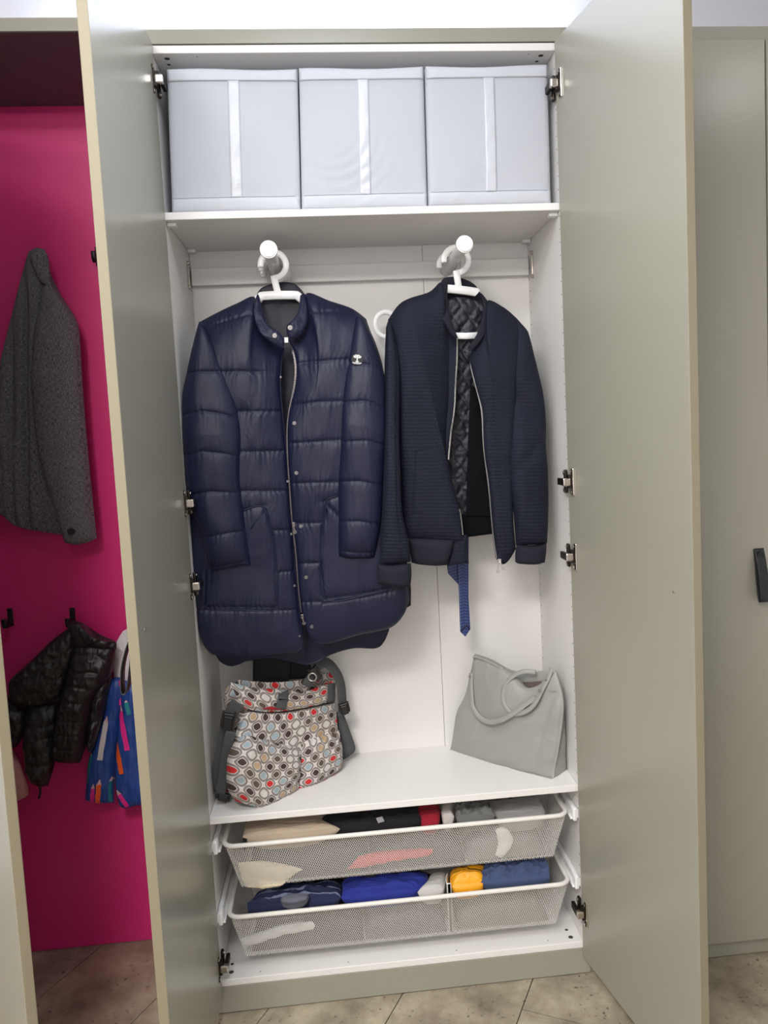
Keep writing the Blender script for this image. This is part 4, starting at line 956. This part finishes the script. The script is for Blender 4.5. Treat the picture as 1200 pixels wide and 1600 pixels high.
# ------------------------------------------------------------------ clothes in the drawers
class Lump(Panel):
    """a soft folded heap: outline on a level sheet, domed above, hanging down below"""
    def __init__(s, top, bottom, left, right, z, up, down, disp, step=2.0, cx=(.075,.887), cy=(.040,.270), zlim=None):
        f = lambda q: smooth_line(np.asarray(q, float), 6)
        top, bottom, left, right = map(f, (top, bottom, left, right))
        ln = lambda q: np.linalg.norm(np.diff(q, axis=0), axis=1).sum()
        nu = max(10, int(max(ln(top), ln(bottom))/step)); nv = max(10, int(max(ln(left), ln(right))/step*2))
        px, py, u, v = coons(top, bottom, left, right, nu, nv)
        d = rays(px, py); t = (z-CAM[2])/d[...,2]; base = CAM+d*t[...,None]
        prof = (np.clip(1-np.abs(2*u-1)**3.4,0,1)*np.clip(1-np.abs(2*v-1)**3.4,0,1))**.5
        Y_ = base[...,1]; lo, hi = max(Y_.min(), cy[0]), min(Y_.max(), cy[1]); base[...,1] = lo+(Y_-Y_.min())*(hi-lo)/(Y_.max()-Y_.min())
        base[...,0] = np.clip(base[...,0], *cx)
        up_ = up*prof+disp(u,v,px,py)*np.minimum(1,prof*2)
        s.F = base+np.array([0,0,1.])*up_[...,None]; s.B = base-np.array([0,0,1.])*(down*prof)[...,None]
        s.px, s.py, s.u, s.v, s.nu, s.nv, s.N = px, py, u, v, nu, nv, np.array([0,0,1.])
        if zlim: s.F[...,2] = np.minimum(s.F[...,2], zlim)
def cloth(name, label, cat, c, top, bottom, left, right, z, up=.012, down=.05, seed=0, amp=.003, sx=26, sy=7, group=None, rough=.85, m=None, zlim=.503, part='fabric', step=2.0):
    m = m or mat(name+'_cloth', c, rough, bump=(500,.3), sheen=.1)
    L_ = Lump(top, bottom, left, right, z, up, down, lambda u,v,px,py: amp*fbm(px/sx,py/sy,seed)+amp*.6*ridge(px/sx*1.3+py/30,py/sy*.8,seed+2), step, zlim=zlim)
    c0 = L_.F.reshape(-1,3).mean(0); t = thing(name, label, cat, (c0[0],c0[1],z-down), group)
    L_.build(part, m, t); return t, L_
zu = .440; G1 = 'clothes in the upper mesh drawer'; G2 = 'clothes in the lower mesh drawer'
cloth('folded_cloth','black cloth at the left end of the upper mesh drawer','cloth',(22,24,36),[(362,1289),(372,1284),(384,1284)],[(364,1329),(374,1330),(384,1327)],[(362,1289),(360,1310),(364,1329)],[(384,1284),(380,1306),(384,1327)],zu,.010,seed=1,group=G1)
cloth('folded_cloth','plain beige folded cloth in the upper mesh drawer','cloth',(196,178,158),[(379,1287),(440,1279),(512,1272)],[(373,1326),(440,1322),(533,1312)],[(379,1287),(378,1306),(373,1326)],[(512,1272),(505,1290),(533,1312)],zu+.006,.014,seed=2,group=G1,amp=.002)
bt, bl_ = cloth('folded_cloth','black folded garment with a tiny white label in the upper mesh drawer','cloth',(13,14,24),[(516,1274),(580,1266),(652,1258)],[(532,1312),(600,1306),(664,1297)],[(516,1274),(503,1287),(532,1312)],[(652,1258),(656,1280),(664,1297)],zu+.008,.014,seed=3,group=G1)
p = bl_.on(596,1303,.002); bm = bmesh.new(); Mt = Matrix.Translation(Vector(p)) @ Matrix.Rotation(.35,4,'Z') @ Matrix.Rotation(.5,4,'X')
add_box(bm,-.009,.009,-.008,.008,-.0006,.0006,.0003,Mt); bm_obj('label', bm, mat('label_grey',(178,178,182),.7), bt, label='small pale label')
cloth('folded_cloth','dark red folded cloth in the upper mesh drawer','cloth',(158,20,44),[(652,1262),(668,1260),(686,1258)],[(662,1298),(675,1297),(689,1295)],[(652,1262),(656,1282),(662,1298)],[(686,1258),(690,1278),(689,1295)],zu+.006,.014,seed=4,group=G1)
cloth('fabric_sleeve','white cloth pouch edge beside the dark red cloth, upper drawer','pouch',(205,200,196),[(691,1258),(699,1257),(709,1255)],[(697,1296),(706,1294),(715,1292)],[(691,1258),(692,1278),(697,1296)],[(709,1255),(709,1276),(715,1292)],zu+.010,.012,seed=5,amp=.001)
cloth('mesh_pouch','crumpled grey net pouch in the upper mesh drawer','pouch',(112,114,112),[(712,1257),(736,1253),(762,1251)],[(717,1292),(745,1290),(780,1285)],[(712,1257),(713,1276),(717,1292)],[(762,1251),(766,1268),(780,1285)],zu+.004,.016,seed=6,amp=.007,sx=9,sy=5)
cloth('fabric_tray','pale grey felt tray at the right end of the upper mesh drawer','tray',(178,178,178),[(764,1252),(810,1247),(852,1243)],[(784,1286),(820,1282),(853,1279)],[(764,1252),(770,1270),(784,1286)],[(852,1243),(853,1262),(853,1279)],zu-.012,.006,seed=7,amp=.001)
def front_cloth(name, label, cat, c, top, bottom, left, right, Y, seed, amp=.003, m=None):
    t = thing(name, label, cat, tuple(at(top[0][0],bottom[0][1],Y)))
    Panel(top,bottom,left,right,Y=Y,front=.012,back=.02,step=2.2,disp=lambda u,v,px,py: amp*fbm(px/16,py/9,seed)+amp*ridge(px/20,py/6,seed)).build('fabric', m or mat(name+'_cloth_front', c, .85, bump=(500,.3)), t)
front_cloth('knitted_top','cream knit bundle pressed against the upper drawer front, left','clothing',(232,220,192),[(372,1348),(410,1346),(450,1352),(474,1358)],[(384,1386),(410,1388),(432,1386),(440,1384)],[(372,1348),(376,1368),(384,1386)],[(474,1358),(460,1366),(440,1384)],.047,1,.003)
front_cloth('soft_top','pinkish red garment seen through the upper drawer front','clothing',(222,92,96),[(560,1338),(590,1332),(640,1328),(676,1326)],[(542,1358),(580,1352),(630,1342),(668,1338)],[(560,1338),(552,1348),(542,1358)],[(676,1326),(676,1332),(668,1338)],.046,2)
front_cloth('paper_bag','white bag seen through the right of the upper drawer front','bag',(240,240,236),[(774,1296),(786,1292),(796,1298)],[(774,1336),(784,1340),(796,1328)],[(774,1296),(778,1316),(774,1336)],[(796,1298),(802,1312),(796,1328)],.044,3,.002)
zl = .250
def stripe_mat():
    m = mat('navy_striped_jersey', (24,34,72), .85); nt = m.node_tree; b = nt.nodes['Principled BSDF']
    uv = nt.nodes.new('ShaderNodeUVMap'); wv = nt.nodes.new('ShaderNodeTexWave'); wv.bands_direction = 'Y'; wv.inputs['Scale'].default_value = 8; wv.inputs['Distortion'].default_value = 1.2; wv.inputs['Detail'].default_value = 1; wv.inputs['Detail Scale'].default_value = 6
    nt.links.new(uv.outputs[0], wv.inputs['Vector'])
    cr = nt.nodes.new('ShaderNodeValToRGB'); e = cr.color_ramp.elements; e[0].position = .78; e[0].color = lin((22,30,66)); e[1].position = .95; e[1].color = lin((110,118,146))
    nt.links.new(wv.outputs[0], cr.inputs[0]); nt.links.new(cr.outputs[0], b.inputs['Base Color']); return m
cloth('striped_garment','navy garment with thin pale stripes in the lower mesh drawer','clothing',(24,34,72),[(402,1395),(460,1388),(532,1382)],[(368,1439),(440,1434),(532,1425)],[(402,1395),(394,1416),(368,1439)],[(532,1382),(533,1404),(532,1425)],zl+.004,.022,seed=8,m=stripe_mat(),amp=.004,zlim=.313,group=G2)
cloth('royal_blue_garment','royal blue folded garment in the lower mesh drawer','clothing',(28,42,132),[(534,1380),(600,1374),(668,1366)],[(533,1425),(595,1420),(656,1413)],[(534,1380),(535,1404),(533,1425)],[(668,1366),(670,1390),(656,1413)],zl+.006,.024,seed=9,amp=.005,zlim=.318,group=G2)
cloth('folded_paper','pale grey folded sheets beside the royal blue garment, lower drawer','paper',(196,194,190),[(672,1370),(684,1366),(697,1365)],[(655,1413),(675,1412),(697,1408)],[(672,1370),(668,1392),(655,1413)],[(697,1365),(698,1386),(697,1408)],zl,.014,seed=10,amp=.0008,zlim=.313)
yt, yl = cloth('yellow_bag','shiny yellow bag with a black line in the lower mesh drawer','bag',(244,170,24),[(704,1366),(730,1360),(762,1356)],[(712,1406),(735,1404),(762,1400)],[(704,1366),(706,1388),(712,1406)],[(762,1356),(762,1380),(762,1400)],zl+.006,.024,seed=11,amp=.004,rough=.4,zlim=.313)
P = np.array([yl.on(a,b,.0008) for a,b in resample([(720,1366),(725,1377),(744,1382),(758,1380)],22)]); V,F = sweep(P,.003,.001,(0,0,1)); mesh('black_line', V, F, M_black, yt)
cloth('slate_jersey','crumpled slate blue jersey in the lower mesh drawer','clothing',(62,76,112),[(768,1356),(820,1349),(868,1345)],[(758,1402),(820,1397),(876,1391)],[(768,1356),(754,1376),(758,1402)],[(868,1345),(876,1366),(876,1391)],zl+.010,.028,seed=12,amp=.011,sx=17,sy=7,zlim=.322,step=1.6,group=G2)
cloth('grey_sock','small grey knitted bundle lying on the striped garment','clothing',(98,100,112),[(440,1418),(458,1412),(478,1414)],[(438,1430),(458,1430),(480,1427)],[(440,1418),(436,1424),(438,1430)],[(478,1414),(482,1420),(480,1427)],zl+.026,.010,.02,seed=13,amp=.001,zlim=.313)
def under(name, label, c, x0, x1, y0, y1, z, h, seed, group):
    nu, nv = 60, 24; u, v = np.meshgrid(np.linspace(0,1,nu), np.linspace(0,1,nv))
    prof = (np.clip(1-np.abs(2*u-1)**4,0,1)*np.clip(1-np.abs(2*v-1)**4,0,1))**.5
    top = z+h*prof*(1+.22*fbm(u*6,v*3,seed)); x = x0+(x1-x0)*u; y = y0+(y1-y0)*v
    K = nu*nv; I = np.arange(K).reshape(nv,nu); q = np.stack([I[:-1,:-1],I[:-1,1:],I[1:,1:],I[1:,:-1]],-1).reshape(-1,4)
    V = np.vstack([np.stack([x,y,top],-1).reshape(-1,3), np.stack([x,y,np.full_like(x,z)],-1).reshape(-1,3)])
    t = thing(name, label, 'cloth', ((x0+x1)/2,(y0+y1)/2,z), group)
    mesh('fabric', V, np.vstack([q,q[:,::-1]+K]), mat(name+'_under', c, .9, bump=(400,.3)), t)
under('folded_cloth','charcoal cloth under the beige one, seen through the upper drawer mesh',(58,56,62),.078,.40,.046,.27,.321,.085,1,G1)
under('folded_cloth','dark grey cloth under the black garment, seen through the upper drawer mesh',(74,70,72),.405,.66,.047,.27,.321,.08,2,G1)
under('folded_cloth','mid grey cloth under the felt tray, seen through the upper drawer mesh',(128,126,124),.665,.88,.047,.27,.321,.07,3,G1)
under('folded_cloth','dark slate cloth under the striped garment, seen through the lower drawer mesh',(60,62,74),.078,.375,.047,.27,.130,.085,4,G2)
under('folded_cloth','grey cloth under the royal blue garment, seen through the lower drawer mesh',(92,92,98),.38,.60,.047,.27,.130,.08,5,G2)
under('folded_cloth','taupe cloth under the yellow bag, seen through the lower drawer mesh',(120,114,108),.63,.88,.047,.27,.130,.08,6,G2)
dv = thing('wire_divider', 'thin white curved divider left of the yellow bag', 'divider', (.62,.12,.135))
P = np.array([CAM+r*((zl+.02-CAM[2])/r[2]) for r in rays(np.array([699,697,700,705,711.]), np.array([1364,1374,1386,1398,1408.]))]); P = smooth_line(P,6); P[:,1] = np.clip(P[:,1],.035,.27)
V,F = sweep(P,.003,.003,(0,0,1),True,8); mesh('rim', V, F, M_plastic, dv)
nP = len(P); Pb = P.copy(); Pb[:,2] = .135; V = np.vstack([P,Pb,P+np.array([.002,0,0]),Pb+np.array([.002,0,0])]); F = []
for i in range(nP-1): F += [(i,i+1,nP+i+1,nP+i),(2*nP+i,3*nP+i,3*nP+i+1,2*nP+i+1)]
mesh('sheet', V, F, M_wire, dv)
front_cloth('white_garment','white garment pressed against the lower drawer front, left','clothing',(228,228,228),[(376,1466),(410,1458),(445,1446),(488,1440)],[(380,1478),(412,1470),(450,1458),(490,1452)],[(376,1466),(376,1472),(380,1478)],[(488,1440),(492,1446),(490,1452)],.046,5)

# ------------------------------------------------------------------ coats and hooks in the niche
YN = NY
def wall_hook(u, v, label, group='black coat hooks on the magenta panel'):
    c = at(u, v, YN); t = thing('coat_hook', label, 'hook', tuple(c), group)
    bm = bmesh.new(); M = Matrix.Translation(Vector(c))
    add_box(bm,-.0075,.0075,-.006,-.0003,-.026,.026,.002,M); bm_obj('plate', bm, M_black, t)
    P = smooth_line(np.array([c+np.array(q) for q in ((0,-.004,-.008),(0,-.022,-.016),(0,-.038,-.020),(0,-.046,-.012),(0,-.047,.004))]),5); V,F = sweep(P,.013,.008,(0,-.7,.7)); mesh('prong', V, F, M_black, t)
wall_hook(17,964,'bare black coat hook, left of the black puffer jacket'); wall_hook(114,963,'black coat hook carrying the black puffer jacket')
wall_hook(154,401,'black coat hook high beside the door edge, mostly hidden'); wall_hook(58,412,'black coat hook hidden under the grey blazer collar')
def tweed():
    m = mat('grey_linen_tweed', (62,62,66), .95); nt = m.node_tree; b = nt.nodes['Principled BSDF']
    uv = nt.nodes.new('ShaderNodeUVMap'); acc = None
    for sc in ((700,90,1),(110,800,1)):
        mp = nt.nodes.new('ShaderNodeMapping'); mp.inputs['Scale'].default_value = sc; nt.links.new(uv.outputs[0], mp.inputs[0])
        no = nt.nodes.new('ShaderNodeTexNoise'); no.inputs['Scale'].default_value = 1; no.inputs['Detail'].default_value = 2; nt.links.new(mp.outputs[0], no.inputs['Vector'])
        if acc is None: acc = no.outputs[0]
        else:
            a = nt.nodes.new('ShaderNodeMath'); a.operation = 'ADD'; nt.links.new(acc, a.inputs[0]); nt.links.new(no.outputs[0], a.inputs[1]); acc = a.outputs[0]
    cr = nt.nodes.new('ShaderNodeValToRGB'); e = cr.color_ramp.elements; e[0].position = .38; e[0].color = lin((40,41,46)); e[1].position = .72; e[1].color = lin((150,150,152))
    h = nt.nodes.new('ShaderNodeMath'); h.operation = 'MULTIPLY'; h.inputs[1].default_value = .5; nt.links.new(acc, h.inputs[0])
    nt.links.new(h.outputs[0], cr.inputs[0]); nt.links.new(cr.outputs[0], b.inputs['Base Color'])
    bp = nt.nodes.new('ShaderNodeBump'); bp.inputs['Strength'].default_value = .3; bp.inputs['Distance'].default_value = .001; nt.links.new(acc, bp.inputs['Height']); nt.links.new(bp.outputs[0], b.inputs['Normal'])
    return m
M_tw = tweed()
blz = thing('blazer', 'dark grey woven blazer hanging by its collar on the magenta panel', 'jacket', (-.46,.28,1.25))
Panel(top=[(45,393),(57,388.5),(71,392)], bottom=[(-28,785),(0,803),(25,822),(60,830),(100,836)], left=[(45,393),(26,465),(2,560),(-14,680),(-28,785)], right=[(71,392),(80,430),(100,475),(112,540),(110,640),(105,740),(100,836)],
    Y=.292, front=.03, back=.03, step=2.2, pv=8, disp=lambda u,v,px,py: -.016*np.exp(-((px-(46-.00*(py-500)))/4.5)**2)*(np.clip((py-420)/60,0,1))-.010*np.exp(-((px-22)/5)**2)*np.clip((py-480)/60,0,1)+.006*fbm(px/22,py/120,3)).build('body', M_tw, blz)
Panel(top=[(70,440),(88,452),(104,475)], bottom=[(101,848),(120,851),(138,847),(151,841)], left=[(70,440),(54,520),(50,600),(56,680),(72,750),(90,810),(101,848)], right=[(104,475),(119,500),(125,530),(129,600),(137,700),(145,780),(151,841)],
    Y=.262, front=.034, back=.03, step=2, pv=9, disp=lambda u,v,px,py: .004*fbm(px/26,py/60,6)-.003*np.exp(-((py-(712-.4*(px-110)))/5)**2)-.002*np.exp(-((py-(782-.1*(px-130)))/4)**2)+.0015*ridge(px/30,py/22,2)).build('sleeve', M_tw, blz)
Panel(top=[(44,394),(57,387),(70,390)], bottom=[(62,440),(72,446),(82,455)], left=[(44,394),(50,412),(62,440)], right=[(70,390),(76,405),(78,425),(82,455)], Y=.250, front=.010, back=.012, step=1.6, disp=lambda u,v,px,py: .002*fbm(px/8,py/20,2)).build('collar', M_tw, blz)
p = at(110,831,.222); bm = bmesh.new(); add_cyl(bm, p, p+np.array([0,.008,0]), .0085, 20, .0095); bm_obj('button', bm, M_black, blz, smooth=False)

M_puf = mat('black_puffer_nylon', (34,33,34), .42, spec=.5, bump=(120,.4))
pj = thing('puffer_jacket', 'crumpled glossy black puffer jacket hanging from a hook on the magenta panel', 'jacket', (-.39,.27,.85))
def pufd(seed, A=.006, pitch=24, ang=.0, tw=.004):
    def f(u, v, px, py):
        k = (py+ang*px+5*vnoise(px/25,py/40,seed))/pitch; d = np.abs(k-np.round(k))*pitch
        return A*(1-np.exp(-d/4))+.0022*ridge(px/7,py/11,seed)+tw*fbm(px/18,py/22,seed+4)
    return f
PP = lambda *a, **k: Panel(*a, **k)
def pj_part(name, top, bottom, left, right, Y, fr_, bk_, seed, pitch=24, ang=0, **kw):
    Panel(top, bottom, left, right, Y=Y, front=fr_, back=bk_, step=1.6, pu=2.2, pv=2.6, disp=pufd(seed, pitch=pitch, ang=ang), **kw).build(name, M_puf, pj)
pj_part('hood', [(25,1053),(55,1026),(84,998),(116,976)], [(13,1090),(40,1101),(68,1101),(97,1097)], [(25,1053),(15,1066),(13,1090)], [(116,976),(121,1000),(112,1040),(97,1097)], .25, .035, .04, 1, 34, .7)
pj_part('sleeve', [(12,1086),(28,1098),(46,1104)], [(18,1166),(24,1168),(38,1150)], [(12,1086),(13,1130),(18,1166)], [(46,1104),(44,1130),(38,1150)], .275, .03, .03, 2, 24)
pj_part('sleeve', [(43,1100),(66,1096),(94,1096)], [(48,1222),(60,1227),(75,1228)], [(43,1100),(38,1150),(40,1195),(48,1222)], [(94,1096),(92,1140),(86,1190),(75,1228)], .27, .036, .03, 3, 23)
pj_part('front_panel', [(118,1004),(150,1005),(182,1007)], [(80,1188),(100,1192),(125,1192)], [(118,1004),(106,1050),(93,1100),(85,1150),(80,1188)], [(182,1007),(175,1050),(152,1082),(141,1125),(136,1160),(125,1192)], .245, .040, .04, 4, 25, -.15)
pj_part('sleeve', [(150,1072),(164,1058),(176,1050)], [(137,1166),(142,1175),(150,1164)], [(150,1072),(143,1110),(137,1166)], [(176,1050),(170,1080),(160,1125),(150,1164)], .262, .034, .03, 5, 18, .2)
pj_part('collar', [(104,977),(115,970),(128,974),(140,986),(150,999)], [(118,1012),(135,1010),(160,1012),(182,1014)], [(104,977),(110,990),(118,1012)], [(150,999),(168,1001),(181,1003),(182,1014)], .232, .022, .02, 6, 12, .5)
strap('cord', [at(62,1226,.26),at(63,1236,.258),at(61,1248,.26)], .006, .004, M_black, pj)

M_kid = mat('blue_rain_fabric', (34,68,140), .45, bump=(200,.25))
kd = thing('rain_overalls', 'blue waterproof overalls printed with coloured pencils, beside the black puffer', 'trousers', (-.30,.29,.82))
kl = Panel(top=[(170,1062),(184,1058),(198,1064)], bottom=[(133,1250),(150,1253),(165,1254),(178,1254)], left=[(170,1062),(162,1115),(142,1175),(136,1215),(133,1250)], right=[(198,1064),(192,1110),(181,1190),(178,1254)], Y=.285, front=.026, back=.02, step=1.1, pv=7, disp=lambda u,v,px,py: .004*fbm(px/18,py/50,2)+.002*ridge(px/10,py/40,2))
kl.build('leg', M_kid, kd)
kr = Panel(top=[(188,1060),(205,1066),(232,1070)], bottom=[(186,1258),(196,1262),(215,1258),(238,1256)], left=[(188,1060),(188,1110),(180,1200),(186,1258)], right=[(232,1070),(236,1160),(238,1256)], Y=.272, front=.028, back=.02, step=1.1, pv=7, disp=lambda u,v,px,py: .004*fbm(px/18,py/50,5)+.002*ridge(px/10,py/40,6))
kr.build('leg', M_kid, kd)
M_pw = mat('print_white',(206,200,200),.5); M_pp = mat('print_pink',(226,40,138),.5); M_po = mat('print_orange',(238,96,40),.5); M_pt = mat('print_teal',(36,130,140),.5); M_ps = mat('print_skin',(214,180,180),.5)
def pencil(pan, a, b, w, m, tip=10):
    """flat printed pencil: shaft, pale tip and end band, laid on the cloth"""
    a = np.array(a, float); b = np.array(b, float); d = (b-a)/np.linalg.norm(b-a); n = np.array([-d[1],d[0]])
    def quad(s0, s1, w0, w1, mm, nm, parent):
        k = 8; V = []; F = []
        for s in np.linspace(s0, s1, k):
            ww = w0+(w1-w0)*(s-s0)/(s1-s0)
            for q in (-.5,0,.5): V.append(pan.on(*(a+d*s+n*q*ww), .0022))
        for i in range(k-1):
            for j in range(2): F.append((i*3+j,i*3+j+1,(i+1)*3+j+1,(i+1)*3+j))
        return mesh(nm, V, F, mm, parent)
    L_ = np.linalg.norm(b-a)
    o = quad(tip, L_, w, w, m, 'printed_pencil', kd)
    quad(0, tip, .6, w, M_ps, 'pencil_tip', o)
pencil(kl,(171,1114),(160,1182),8,M_pw,10); pencil(kl,(160,1212),(155,1251),7,M_po,8); pencil(kl,(151,1218),(147,1250),6,M_pp,8); pencil(kl,(146,1172),(138,1222),6,M_pt,4)
pencil(kr,(189,1098),(203,1166),8,M_pp,10); pencil(kr,(181.5,1146),(194,1203),8,M_po,9); pencil(kr,(186,1228),(202,1256),7,M_pp,8); pencil(kr,(200,1090),(206,1112),7,M_pt,3); pencil(kl,(177,1210),(174,1250),6,M_pt,6)
P = np.array([kr.on(a,b,.003) for a,b in ((184,1062),(187,1085),(189,1100))]); V,F = sweep(smooth_line(P,5),.006,.002,(0,-1,0)); mesh('brace', V, F, M_pp, kd)
M_fl = mat('white_fleece',(226,222,224),.95,bump=(160,.6))
wf = thing('fleece_jacket', 'white fleece jacket half hidden by the door, right of the black puffer', 'jacket', (-.27,.30,.95))
Panel(top=[(192,986),(206,980),(232,980)], bottom=[(178,1064),(192,1076),(236,1084)], left=[(192,986),(181,1006),(178,1035),(178,1064)], right=[(232,980),(235,1030),(236,1084)], Y=.312, front=.016, back=.016, step=2, disp=lambda u,v,px,py: .003*fbm(px/14,py/30,2)).build('body', M_fl, wf)
M_pk = mat('pale_pink_cotton',(206,150,146),.9,bump=(300,.3))
pk = thing('pink_garment', 'pale pink garment hanging behind the ajar niche door, low left', 'clothing', (-.55,.28,.66))
Panel(top=[(-5,1140),(8,1150),(18,1176)], bottom=[(-5,1256),(14,1254),(30,1251)], left=[(-5,1140),(-5,1200),(-5,1256)], right=[(18,1176),(32,1196),(45,1238),(30,1251)], Y=.30, front=.014, back=.014, step=2.2, disp=lambda u,v,px,py: .004*fbm(px/14,py/30,2)).build('body', M_pk, pk)
